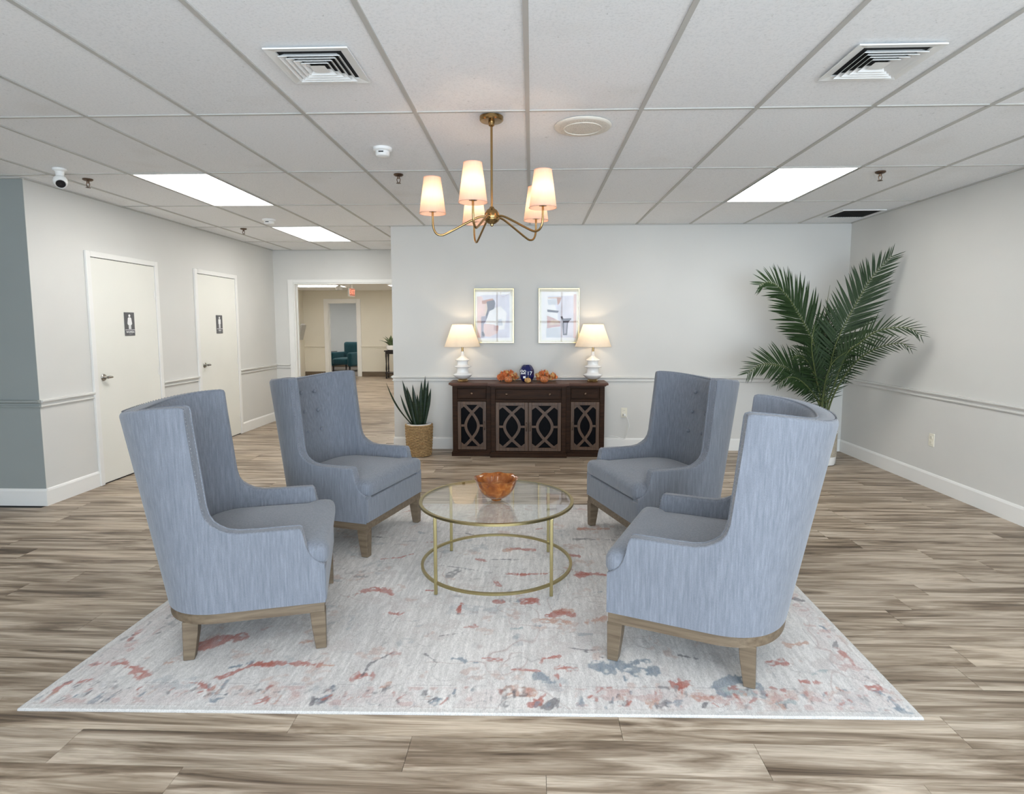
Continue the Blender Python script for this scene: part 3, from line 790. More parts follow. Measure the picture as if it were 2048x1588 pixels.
    for z in (.99, .85, .71):
        for yy in (-.13, 0, .13):
            tk = thick(-1); w = HW-tk-.012; c = min(1, abs(yy)/w)**(EXP/2); th = math.acos(c); a = back_depth(z)-(tk+.011)*1.05
            x = XS-a*math.sin(th)**(2/EXP)
            o = link('tufting_button', bmz, shell, (x+.001, yy, z)); o.rotation_euler = (0, PI/2+.15, -math.copysign(min(.6, abs(yy)*2.6), yy))
    return root
NAIL = metal('pewter_nail', (.30,.31,.34), .3)
c0 = chair_proto()
def place_chair(o, m, ang, label):
    o.location = (m[0], m[1], RZ); o.rotation_euler = (0, 0, math.radians(ang)); o['label'] = label; o['group'] = 'blue grey wingback armchairs round the glass table'
place_chair(c0, (-1.071, 2.897), 16.2, 'blue-grey wingback armchair by the rug corner, back towards the first restroom door')
FLc = dup(c0, (0,0,0), 0); place_chair(FLc, (-.967, 3.963), -15.9, 'blue-grey wingback armchair standing in front of the snake plant basket')
NRc = dup(c0, (0,0,0), 0); place_chair(NRc, (.513, 2.825), 156.6, 'blue-grey wingback armchair whose tall curved back hides the palm pot')
FRc = dup(c0, (0,0,0), 0); place_chair(FRc, (.565, 3.939), 198.6, 'blue-grey wingback armchair standing between the sideboard and the palm')

# ================================================================== COFFEE TABLE AND BOWL
tb = thing('coffee_table', 'round gold metal coffee table with clear glass top on the rug', 'table', (-.207, 3.418, RZ))
def ring(ro, ri, z0, z1, n=72):
    m = MB(); rows = []
    for r, z in ((ro, z0), (ro, z1), (ri, z1), (ri, z0)): rows.append([(r*math.cos(2*PI*i/n), r*math.sin(2*PI*i/n), z) for i in range(n)])
    rows.append(rows[0]); return m.grid(rows, closed=True)
ring(.455, .437, .433, .446).build('top_ring', MAT['gold'], tb, smooth=40)
ring(.449, .433, .058, .071).build('lower_ring', MAT['gold'], tb, smooth=40)
MB().lathe([(.434,.437),(.4355,.4385),(.4355,.4435),(.434,.445)], 72).build('glass_top', MAT['glass'], tb, smooth=30, label='clear glass disc')
for a in (45, 135, 225, 315):
    x, yy = .446*math.cos(math.radians(a)), .446*math.sin(math.radians(a))
    MB().box(x-.009, x+.009, yy-.009, yy+.009, 0, .434).build('leg', MAT['gold'], tb, bevel=.003)
def bowl_rf(r, z, a, k):
    w = max(0, (z-.06)/.075); return r*(1+.022*w*math.sin(9*a)+.010*w*math.sin(17*a+1))
bw = MB().lathe([(.030,0),(.032,.004),(.028,.007),(.044,.012),(.070,.026),(.092,.048),(.108,.076),(.118,.104),(.127,.128),(.130,.131),(.124,.129),(.113,.106),(.102,.078),(.084,.052),(.062,.032),(.034,.020),(.001,.017)], 84, rf=bowl_rf, cap1=False)
v2 = []
for (x, yy, z) in bw.v:
    a = math.atan2(yy, x); r = math.hypot(x, yy); w = max(0, (z-.09)/.05)
    v2.append((x, yy, z+w*.003*math.sin(9*a+.6)))
bw.v = v2
tag(bw.build('glass_bowl', MAT['amber'], None, smooth=60, loc=(-.207, 3.40, RZ+.446)), 'amber orange glass bowl with ruffled rim on the coffee table', 'bowl')

# ================================================================== SIDEBOARD
SX0, SX1, SYB, SYF, SYC = -.895, .815, 6.955, 6.60, 6.535
sb = thing('sideboard', 'dark walnut breakfront sideboard with curved lattice doors against the back wall', 'sideboard', ((SX0+SX1)/2, SYF, 0))
ox = (SX0+SX1)/2
def LX(x): return x-ox
def LYs(y_): return y_-SYF
CX0, CX1 = -.455, .380
b = MB(); b.box(LX(SX0), LX(SX1), .02, LYs(SYB), .05, .80); b.box(LX(CX0), LX(CX1), LYs(SYC)+.02, .02, .05, .80)
for x in (SX0, CX0-.055, CX1, SX1-.055): b.box(LX(x), LX(x+.055), 0, .02, .05, .80)
for x in (CX0, CX1-.05): b.box(LX(x), LX(x+.05), LYs(SYC), LYs(SYC)+.02, .05, .80)
for a, e, f in ((SX0+.055, CX0-.055, 0), (CX1+.055, SX1-.055, 0), (CX0+.05, CX1-.05, LYs(SYC))):
    for z0, z1 in ((.05,.07),(.63,.655),(.775,.80)): b.box(LX(a), LX(e), f, f+.02, z0, z1)
b.build('cabinet_body', MAT['walnut'], sb, bevel=.002, seg=1)
def bk(grow, z0, z1):
    return [(LX(SX0)-grow, LYs(SYB)), (LX(SX0)-grow, -grow), (LX(CX0)-grow, -grow), (LX(CX0)-grow, LYs(SYC)-grow), (LX(CX1)+grow, LYs(SYC)-grow), (LX(CX1)+grow, -grow), (LX(SX1)+grow, -grow), (LX(SX1)+grow, LYs(SYB))]
up = lambda a, e, d: (a, e, d)
tp = MB()
for g, z0, z1 in ((.012,.80,.808),(.022,.808,.815),(.036,.815,.838)): tp.prism(bk(g, 0, 0), z0, z1, up)
tp.build('worktop', MAT['walnut_top'], sb, bevel=.002, seg=1)
pl = MB(); pl.prism(bk(.012, 0, 0), 0, .045, up); pl.prism(bk(.006, 0, 0), .045, .055, up); pl.build('plinth', MAT['walnut'], sb, bevel=.002, seg=1)
def knob(parent, x, yy, z):
    m = MB(); q = MB().lathe([(.008,0),(.006,.010),(.013,.016),(.014,.022),(.009,.027),(.001,.028)], 14)
    m.add([(x+p[0], yy-p[2], z+p[1]) for p in q.v], q.f); m.build('knob', MAT['bronze'], parent, smooth=50)
def drawer(x0, x1, yf, knobs):
    m = MB(); z0, z1 = .660, .770; x0, x1 = LX(x0), LX(x1)
    m.box(x0, x1, yf+.004, yf+.02, z0, z1)
    for a, e, c, d in ((x0,x1,z0,z0+.010),(x0,x1,z1-.010,z1),(x0,x0+.010,z0+.010,z1-.010),(x1-.010,x1,z0+.010,z1-.010)): m.box(a, e, yf-.004, yf+.004, c, d)
    o = m.build('drawer', MAT['walnut'], sb, bevel=.0015, seg=1)
    for k in knobs: knob(o, LX(k), yf+.004, .715)
drawer(SX0+.06, CX0-.06, 0, [(SX0+CX0)/2]); drawer(CX1+.06, SX1-.06, 0, [(CX1+SX1)/2]); drawer(CX0+.055, CX1-.055, LYs(SYC), [-.28, .20])
def lattice_door(x0, x1, yf, hinge):
    z0, z1 = .075, .625; x0, x1 = LX(x0), LX(x1); fw = .038; m = MB()
    for a, e, c, d in ((x0,x0+fw,z0,z1),(x1-fw,x1,z0,z1),(x0+fw,x1-fw,z0,z0+fw),(x0+fw,x1-fw,z1-fw,z1)): m.box(a, e, yf-.006, yf+.014, c, d)
    o = m.build('lattice_door', MAT['walnut_door'], sb, bevel=.002, seg=1)
    MB().box(x0+fw-.004, x1-fw+.004, yf+.008, yf+.011, z0+fw-.004, z1-fw+.004).build('pane', MAT['glass_dark'], o)
    L = MB(); cx, cz = (x0+x1)/2, (z0+z1)/2; hw, hh = (x1-x0)/2-fw, (z1-z0)/2-fw
    zc = hh*.62
    for sg in (-1, 1):
        pts = []
        for k in range(41):
            z = -hh+2*hh*k/40; t = abs(z)/zc
            xx = .58*hw*math.cos(t*PI/2) if t <= 1 else -.58*hw*(t-1)*PI/2*1.25
            pts.append((cx+sg*xx, cz+z))
        w = .0155; lft = []; rg = []
        for k in range(41):
            a, e = pts[max(0, k-1)], pts[min(40, k+1)]; d = Vector((e[0]-a[0], e[1]-a[1])).normalized(); nx, nz = -d.y*w, d.x*w
            lft.append((pts[k][0]+nx, pts[k][1]+nz)); rg.append((pts[k][0]-nx, pts[k][1]-nz))
        rows = []
        cl = lambda p: (max(cx-hw, min(cx+hw, p[0])), max(cz-hh, min(cz+hh, p[1])))
        for k in range(41):
            (ax, az), (bx, bz) = cl(lft[k]), cl(rg[k])
            ft = yf-.003-.0007*sg; rows.append([(ax, ft, az), (bx, ft, bz), (bx, yf+.008+.0007*sg, bz), (ax, yf+.008+.0007*sg, az)])
        L.grid(rows, closed=True)
        L.box(cx+sg*hw if sg < 0 else cx+.56*hw, cx+sg*.56*hw if sg < 0 else cx+hw, yf-.002, yf+.008, cz-.012, cz+.012)
    for sg in (-1, 1):   # spandrel pieces at head and foot
        L.prism([(cx-hw, cz+sg*hh), (cx-hw*.55, cz+sg*hh), (cx-hw, cz+sg*hh*.80)], yf-.002, yf+.008, lambda a, e, d: (a, d, e))
        L.prism([(cx+hw, cz+sg*hh), (cx+hw*.55, cz+sg*hh), (cx+hw, cz+sg*hh*.80)], yf-.002, yf+.008, lambda a, e, d: (a, d, e))
    L.build('lattice', MAT['walnut_door'], o)
    hx = x1-.019 if hinge < 0 else x0+.019
    h = MB(); h.tube([(hx, yf-.006, cz-.045), (hx, yf-.024, cz-.04), (hx, yf-.026, cz), (hx, yf-.024, cz+.04), (hx, yf-.006, cz+.045)], .0055, 8); h.build('pull', MAT['bronze'], o, smooth=50)
MAT['walnut_door'] = mat_wood('walnut_door', (.046,.020,.008), (.105,.052,.022), (50,50,3), .45)
cm = (CX0+CX1)/2
lattice_door(SX0+.058, CX0-.058, 0, -1); lattice_door(CX0+.053, cm-.002, LYs(SYC), -1); lattice_door(cm+.002, CX1-.053, LYs(SYC), 1); lattice_door(CX1+.058, SX1-.058, 0, 1)
TOPZ = .838

# ================================================================== TABLE LAMPS
def table_lamp(x, label):
    t = thing('table_lamp', label, 'lamp', (x, 6.76, TOPZ), 0, 'pair of ceramic lamps on the sideboard')
    MB().lathe([(.062,0),(.064,.008),(.061,.016),(.054,.024),(.052,.030)], 8).build('foot', MAT['brass'], t, label='octagonal brass foot')
    prof = [(.050,.030),(.064,.036),(.090,.054),(.106,.070),(.110,.078),(.106,.086),(.086,.093),(.070,.100),(.066,.112),(.064,.135),(.066,.152),(.076,.160),(.096,.166),(.101,.172),(.097,.178),(.076,.184),(.063,.192),(.058,.208),(.058,.226),(.062,.236),(.080,.242),(.084,.247),(.080,.252),(.058,.266),(.036,.282),(.024,.292),(.021,.300),(.020,.345)]
    MB().lathe(prof, 40).build('ceramic_base', MAT['ceramic'], t, smooth=50)
    MB().lathe([(.012,.345),(.012,.40),(.018,.402),(.018,.45),(.010,.455)], 16).build('socket', MAT['brass'], t, smooth=40)
    sh = []
    for r, z in ((.205,.400),(.112,.655)): sh.append([(r*math.cos(2*PI*i/56), r*math.sin(2*PI*i/56), z) for i in range(56)])
    s = MB().grid(sh, closed=True).build('lamp_shade', MAT['shade_cream'], t, smooth=60)
    for r, z in ((.205,.401),(.112,.654)): MB().tube([(r*math.cos(2*PI*i/48), r*math.sin(2*PI*i/48), z) for i in range(48)], .003, 6, True).build('shade_trim', MAT['shade_cream'], s, smooth=60)
    bl = MB().lathe([(.001,.45),(.012,.452),(.016,.47),(.030,.50),(.032,.52),(.024,.545),(.001,.556)], 20).build('bulb', BULB, t, smooth=60)
    ld = bpy.data.lights.new('lamp_light', 'POINT'); ld.energy = LAMP_W; ld.color = (1, .78, .52); ld.shadow_soft_size = .02
    lo = bpy.data.objects.new('lamp_light', ld); COL.objects.link(lo); lo.parent = t; lo.location = (0, 0, .585)
LAMP_W = 1.5; CHAND_W = .42
BULB = emit_bulb('warm_bulb', (1, .74, .46), 2)
table_lamp(-.795, 'white ceramic tiered table lamp at the snake plant end of the sideboard')
table_lamp(.695, 'white ceramic tiered table lamp at the wall outlet end of the sideboard')

# ================================================================== AUTUMN GARLAND, PUMPKINS, NAVY JAR
gls = {sd: thing('leaf_spray', lb, 'leaves', (-.055+sd*.20, 6.72, TOPZ), 0, 'orange autumn leaf sprays on the sideboard') for sd, lb in
      ((-1, 'orange autumn leaf spray between the navy jar and the lamp by the snake plant'), (1, 'orange and tan leaf spray between the navy jar and the lamp by the outlet'))}
lp = [(0,-.5),(.10,-.18),(.34,-.30),(.26,-.05),(.5,.08),(.24,.14),(.30,.34),(.10,.26),(0,.55),(-.10,.26),(-.30,.34),(-.24,.14),(-.5,.08),(-.26,-.05),(-.34,-.30),(-.10,-.18)]
lv = [(a*.055, b_*.065, .010*math.cos(a*5)-.016*abs(a)) for a, b_ in lp]+[(0,0,.008)]
lf = [(i, (i+1) % 16, 16) for i in range(16)]
lm = [MB().add(lv, lf).mesh('leaf', m) for m in (MAT['leaf_orange'], MAT['leaf_tan'])]
rg = random.Random(3)
PK = [(-.262, 6.60, .046), (-.045, 6.585, .038), (.138, 6.60, .048)]
for k in range(150):
    side = -1 if k % 2 == 0 else 1
    t = rg.random(); x = side*(-.095+.23*t); hgt = .12*(1-((t-.45)/.75)**2)
    z = .034+(max(.045, hgt)-.034)*rg.random()**1.3; yy = rg.uniform(-.025, .085)
    o = link('leaf', lm[0 if rg.random() < (.85 if side < 0 else .65) else 1], gls[side], (x, yy, z))
    o.rotation_euler = (rg.uniform(.3, 1.5), rg.uniform(-.5,.5), rg.uniform(-.7,.7)); s = rg.uniform(.7, 1.15); o.scale = (s, s, s)
for sd, g_ in gls.items(): MB().tube([(-.12,.03,.006),(-.04,.04,.009),(.05,.035,.007),(.13,.03,.006)], .005, 6).build('spray_stem', MAT['stem_brown'], g_, smooth=50)
for (x, yy, r), lb in zip(PK, ('striped copper pumpkin in front of the leaf spray nearer the snake plant', 'smallest tan pumpkin in front of the navy jar', 'striped copper pumpkin in front of the leaf spray nearer the outlet')):
    t = thing('small_pumpkin', lb, 'pumpkin', (x, yy, TOPZ), 0, 'small pumpkins on the sideboard')
    m = MB().lathe([(r*math.cos(q)*(.999 if abs(q) < 1.5 else .01), r*.78*(1+math.sin(q))) for q in [(-1.55+3.1*i/12) for i in range(13)]], 54, rf=lambda R, z, a, k: R*(1-.13*abs(math.sin(4.5*a))**.0001*(1-abs(math.sin(4.5*a)))**1.5*1.6))
    m.build('pumpkin_body', MAT['pumpkin'] if r > .04 else MAT['leaf_tan'], t, smooth=70)
    MB().tube([(0,0,r*1.45),(.003,0,r*1.75),(.010,0,r*2.0)], [.006,.005,.004], 8).build('pumpkin_stem', MAT['stem_brown'], t, smooth=50)
nv = thing('navy_jar', 'faceted navy blue jar with white marks standing among the autumn leaves', 'jar', (-.058, 6.755, TOPZ))
pr = [(.045,0),(.062,.012),(.085,.055),(.085,.135),(.060,.178),(.044,.190),(.040,.194)]
nj = MB().lathe(pr, 8).build('jar_body', MAT['navy'], nv, bevel=.003, label='navy glazed faceted body'); nj.rotation_euler = (0, 0, PI/8+.2)
def text_mesh(s, size, name, m, ext=.0006):
    cu = bpy.data.curves.new(name, 'FONT'); cu.body = s; cu.size = size; cu.align_x = 'CENTER'; cu.align_y = 'CENTER'; cu.extrude = ext; cu.resolution_u = 3
    o = bpy.data.objects.new(name, cu); COL.objects.link(o); dg = bpy.context.evaluated_depsgraph_get()
    me = bpy.data.meshes.new_from_object(o.evaluated_get(dg)); bpy.data.objects.remove(o); me.materials.clear(); me.materials.append(m); me.name = name
    return me
o = link('white_marks', text_mesh('17', .062, 'white_marks', MAT['sign_white']), nv, (.032, -.0775, .098)); o.rotation_euler = (PI/2, 0, .2+.0)
mk = MB()
for c, d in ((-.055,.125),(-.022,.122)):
    mk.tube([(c+.012*math.cos(2*PI*i/14), -.0835+(.012*math.sin(2*PI*i/14))*0, d+.012*math.sin(2*PI*i/14)) for i in range(14)], .004, 6, True)
mk.box(-.066, -.012, -.0845, -.0805, .092, .102)
mk.build('white_marks', MAT['sign_white'], nv)
MB().box(-.040, -.012, -.0855, -.083, .044, .068).build('white_label', MAT['sign_white'], nv)

# ================================================================== FRAMED ABSTRACT PRINTS
def print_mats():
    d = {}
    for n_, c in (('paper',(.80,.78,.76)),('lilac',(.62,.60,.66)),('pink',(.68,.50,.46)),('rust',(.42,.20,.13)),('ink',(.075,.065,.085)),('grey',(.55,.57,.60)),('tan',(.60,.47,.38)),('rose',(.52,.33,.31)),('mauve',(.30,.27,.33))): d[n_] = flat('print_'+n_, c, .8, .10, 18)
    return d
PM = print_mats(); PN = list(PM)
def picture(x0, x1, z0, z1, shapes, label):
    t = thing('framed_print', label, 'picture', ((x0+x1)/2, YB, z0), 0, 'framed abstract prints over the sideboard')
    w, h = x1-x0, z1-z0; hw = w/2; f = .014
    fr = MB()
    for a, b_, c, d in ((-hw,-hw+f,0,h),(hw-f,hw,0,h),(-hw+f,hw-f,0,f),(-hw+f,hw-f,h-f,h)): fr.box(a, b_, -.028, -.001, c, d)
    fr.build('frame', MAT['frame_gold'], t, bevel=.002, seg=1)
    lin_ = MB(); g = f+.022
    for a, b_, c, d in ((-hw+f,-hw+g,f,h-f),(hw-g,hw-f,f,h-f),(-hw+g,hw-g,f,g),(-hw+g,hw-g,h-g,h-f)): lin_.box(a, b_, -.018, -.003, c, d)
    lin_.build('inner_liner', flat('cream_liner', (.80,.76,.62), .5), t)
    iw, ih = w-2*g, h-2*g; pr_ = MB().box(-iw/2, iw/2, -.010, -.004, g, h-g, 0)
    for k, (c, pts) in enumerate(shapes):
        yy = -.0102-.00012*k
        pr_.add([(-iw/2+a*iw, yy, g+(1-b_)*ih) for a, b_ in pts], [tuple(range(len(pts)))], PN.index(c))
    pr_.build('abstract_print', [PM[n_] for n_ in PN], t)
    MB().add([(-hw+f, -.020, f), (hw-f, -.020, f), (hw-f, -.020, h-f), (-hw+f, -.020, h-f)], [(0,1,2,3)]).build('glazing', MAT['glazing'], t)
picture(-.679, -.211, 1.271, 1.909, [
 ('lilac', [(.10,.08),(.95,.06),(.96,.95),(.08,.97)]), ('paper', [(.40,.36),(.70,.30),(.88,.45),(.80,.78),(.30,.82),(.25,.62)]), ('pink', [(.0,.10),(.14,.10),(.26,.30),(.12,.95),(.0,.95)]),
 ('pink', [(.18,.66),(.50,.68),(.62,.74),(.60,.86),(.38,.93),(.20,.92)]), ('rose', [(.48,.70),(.64,.70),(.62,.82),(.50,.80)]),
 ('rust', [(.14,.19),(.46,.14),(.50,.20),(.24,.26),(.15,.25)]), ('tan', [(.24,.25),(.34,.22),(.30,.48),(.22,.50)]), ('ink', [(.28,.21),(.50,.17),(.54,.24),(.50,.36),(.36,.40),(.31,.50),(.27,.58),(.25,.50),(.31,.36)]),
 ('mauve', [(.12,.52),(.27,.50),(.26,.60),(.19,.68),(.18,.82),(.23,.90),(.20,.95),(.11,.95)]), ('ink', [(.13,.84),(.17,.82),(.22,.88),(.20,.92),(.14,.91)]), ('grey', [(.62,.58),(.72,.56),(.76,.70),(.60,.70)])],
 'gold framed abstract print with a dark stepped shape and pink wash on the back wall')
picture(.076, .554, 1.271, 1.909, [
 ('lilac', [(.16,.10),(.93,.09),(.92,.95),(.14,.95)]), ('paper', [(.05,.10),(.30,.16),(.46,.42),(.50,.90),(.10,.95),(.04,.50)]), ('pink', [(.92,.06),(1,.06),(1,.96),(.92,.96)]),
 ('tan', [(.18,.125),(.55,.11),(.54,.145),(.18,.145)]), ('rust', [(.44,.13),(.57,.13),(.52,.24),(.46,.28)]), ('grey', [(.16,.17),(.42,.16),(.44,.26),(.20,.28)]), ('ink', [(.16,.37),(.50,.40),(.46,.44),(.17,.42)]),
 ('rose', [(.16,.50),(.32,.54),(.54,.62),(.54,.72),(.30,.74),(.16,.77)]), ('tan', [(.28,.58),(.50,.60),(.52,.68),(.22,.70)]), ('grey', [(.14,.76),(.52,.73),(.54,.95),(.14,.95)]),
 ('ink', [(.54,.52),(.60,.51),(.64,.56),(.84,.55),(.86,.57),(.80,.61),(.76,.66),(.74,.90),(.62,.90),(.60,.68),(.62,.62)]), ('mauve', [(.65,.64),(.73,.64),(.71,.86),(.65,.88)])],
 'gold framed abstract print with a black goblet shape on the back wall')
# ================================================================== SNAKE PLANT IN BASKET
sp = thing('potted_snake_plant', 'tall snake plant in a round woven rattan basket beside the sideboard', 'plant', (-1.285, 6.635, 0))
bprof = lambda z: .128+.022*(z/.37)**.7
wv = MB(); NS = 24; z = .012; k = 0
while z < .345:
    ph = k % 2
    wv.tube([((bprof(z)+.0065*math.cos(NS/2*2*PI*i/90+PI*ph))*math.cos(2*PI*i/90), (bprof(z)+.0065*math.cos(NS/2*2*PI*i/90+PI*ph))*math.sin(2*PI*i/90), z+.0012*math.sin(i*1.7+k)) for i in range(90)], .0085, 6, True); z += .0160; k += 1
bk_ = MB().lathe([(.118,.004),(.124,.004),(.142,.345),(.136,.345),(.116,.02)], 40).build('basket', MAT['wicker'], sp, smooth=40)
stuff(wv.build('basket_weave', MAT['wicker'], bk_, smooth=60))
st_ = MB()
for i in range(NS):
    a = 2*PI*(i+.5)/NS; st_.tube([((bprof(z)+.002)*math.cos(a), (bprof(z)+.002)*math.sin(a), z) for z in (.005,.12,.24,.35)], .0045, 5)
stuff(st_.build('basket_stakes', MAT['wicker'], bk_, smooth=60))
MB().tube([(.149*math.cos(2*PI*i/48), .149*math.sin(2*PI*i/48), .352) for i in range(48)], .011, 8, True).build('basket_rim', MAT['wicker'], bk_, smooth=60)
MB().lathe([(.13,.300),(.139,.345),(.141,.372),(.135,.372),(.133,.345)], 40, cap1=False).build('liner', MAT['ceramic'], sp, smooth=40)
MB().lathe([(.001,.335),(.07,.338),(.135,.330)], 30, cap0=False, cap1=False).build('soil', MAT['soil'], sp, smooth=60)
def blade(base, tip, w, bend, tw, n=12):
    a, b_ = Vector(base), Vector(tip); d = b_-a; side = Vector((math.cos(tw), math.sin(tw), 0)); nrm = d.cross(side).normalized(); rows = []
    for i in range(n+1):
        t = i/n; c = a+d*t+nrm*bend*math.sin(t*PI)+Vector((0,0,-.0))
        ww = w*(.62+.38*math.sin(min(1, t*1.6)*PI/2))*(1-max(0,(t-.55)/.45)**1.6)*.5+.0004
        rows.append([c-side*ww, c-side*ww*.5-nrm*ww*.30, c-nrm*ww*.38, c+side*ww*.5-nrm*ww*.30, c+side*ww, c+nrm*.002])
    return MB().grid(rows, closed=True)
R3 = random.Random(21)
for (bx, by, tx, ty, tz, w, bend) in [(-.05,-.03,-.355,-.05,.835,.030,-.05),(-.045,.01,-.19,.03,.86,.046,.02),(-.03,-.04,-.12,-.07,.80,.052,.02),(0,-.03,-.055,-.06,.82,.050,-.01),
      (.01,.02,.07,.05,.905,.052,.02),(.03,-.02,.045,-.05,.86,.056,0),(.05,0,.115,.0,.86,.050,.02),(.06,-.03,.150,-.04,.775,.046,.01),(.02,.05,.02,.10,.80,.05,0),(-.01,.03,-.02,.03,.70,.05,0),
      (.02,-.06,.005,-.09,.66,.05,.01),(-.06,.02,-.21,.0,.70,.030,-.03),(.05,.03,.09,.08,.72,.05,.02),(-.03,.0,-.07,.0,.62,.05,0)]:
    blade((bx, by, .33), (tx, ty, tz), w, bend, R3.uniform(-.7,.7)).build('leaf', MAT['snake'], sp, smooth=70)

# ================================================================== ARECA PALM
pp = thing('potted_palm', 'tall feathery palm in a beige woven pot with white base in the room corner', 'plant', (3.10, 6.35, 0))
PO = Vector((3.10, 6.35, 0))
potp = [(.118,0),(.134,.006),(.142,.03),(.146,.095)]
MB().lathe([(.001,0)]+potp+[(.138,.095)], 44, cap0=False, cap1=False).build('pot_base', MAT['ceramic'], pp, smooth=40, label='white glazed pot base')
pw_ = MB(); z = .100
while z < .345:
    pw_.tube([(.142*math.cos(2*PI*i/60), .142*math.sin(2*PI*i/60), z) for i in range(60)], .0062, 5, True); z += .0105
stuff(pw_.build('pot_weave', MAT['jute'], pp, smooth=60, label='beige woven pot side'))
MB().lathe([(.137,.09),(.139,.345),(.132,.345),(.128,.30)], 40, cap1=False).build('pot_wall', MAT['jute'], pp, smooth=40)
MB().tube([(.143*math.cos(2*PI*i/60), .143*math.sin(2*PI*i/60), .352) for i in range(60)], .010, 8, True).build('pot_rim', MAT['ceramic'], pp, smooth=60)
MB().lathe([(.001,.315),(.132,.31)], 30, cap0=False, cap1=False).build('soil', MAT['soil'], pp)
FROND = {
'F1':[(3.072,6.35,.652),(3.025,6.33,.944),(2.956,6.3,1.263),(2.693,6.2,1.653),(2.491,6.1,1.847),(2.357,6.05,1.904),(2.25,6.0,1.871)],
'F2':[(3.103,6.35,.652),(3.123,6.3,1.026),(3.159,6.22,1.359),(3.313,6.1,1.814),(3.376,6.02,1.986),(3.486,5.95,2.146)],
'F3':[(3.127,6.33,.606),(3.128,6.2,.861),(3.13,6.0,1.183),(3.175,5.85,1.308),(3.228,5.7,1.412),(3.321,5.58,1.455),(3.422,5.5,1.448),(3.501,5.45,1.381)],
'F4':[(3.136,6.3,.61),(3.149,6.15,.866),(3.196,5.95,1.111),(3.28,5.8,1.244),(3.374,5.7,1.298),(3.424,5.6,1.308),(3.478,5.55,1.262)],
'F5':[(3.033,6.3,.642),(2.803,6.2,.907),(2.601,6.1,1.04),(2.392,6.0,1.089),(2.254,5.95,1.08),(2.128,5.9,1.001)],
'F6':[(3.048,6.3,.658),(2.924,6.2,.954),(2.778,6.1,1.132),(2.664,6.05,1.173),(2.599,6.0,1.138)],
'F7':[(3.009,6.25,.649),(2.845,6.15,.834),(2.674,6.05,.944),(2.547,6.0,.948),(2.447,5.95,.892)],
'F8':[(3.112,6.4,.645),(3.11,6.4,1.019),(3.137,6.4,1.42),(3.161,6.42,1.611)],
'F9':[(3.119,6.35,.652),(3.17,6.3,1.026),(3.253,6.3,1.232),(3.325,6.3,1.326)],
'F10':[(3.015,6.2,.671),(2.973,6.05,.967),(2.99,5.95,1.126),(3.051,5.85,1.22)],
'F11':[(3.023,6.25,.665),(2.874,6.1,1.025),(2.786,6.0,1.274),(2.782,5.95,1.483)]}
#        leaflets per side, length, first leaflet at, face normal (towards the room), droop, rise
FSET = {'F1':(46,.43,.34,(.25,-1,.3),.015,.30),'F2':(44,.37,.36,(-.35,-1,.1),.010,.30),'F3':(31,.25,.42,(-.8,-.5,.55),.03,.25),'F4':(28,.21,.42,(-.8,-.5,.3),.05,.25),
        'F5':(34,.32,.34,(.2,-.9,.5),.03,.3),'F6':(28,.25,.40,(.1,-1,.4),.03,.3),'F7':(28,.24,.36,(.1,-.9,.5),.05,.3),'F8':(38,.30,.34,(0,-1,.2),.02,.3),'F9':(26,.26,.35,(-.2,-1,.2),.02,.3),'F10':(15,.20,.30,(0,-1,.2),.02,.3),'F11':(17,.22,.28,(.1,-1,.2),.02,.3)}
def leaflet_pts(L, w, droop):
    """unit leaflet along +x in local frame (x along, y across, z normal)"""
    rows = []
    for t, q in ((0,.35),(.12,.85),(.35,1),(.6,.85),(.82,.5),(1,.04)):
        zz = -droop*t*t; rows.append([(L*t, w*q, zz+.18*w*q), (L*t, 0, zz-.12*w*q), (L*t, -w*q, zz+.18*w*q)])
    return rows
LEAF_UNIT = {}
def leaflet_mesh(k):
    if k not in LEAF_UNIT: LEAF_UNIT[k] = MB().grid(leaflet_pts(1.0, .044, (.05,.12,.20)[k])).mesh('leaflet', MAT['palm'], 60)
    return LEAF_UNIT[k]
rp = random.Random(17)
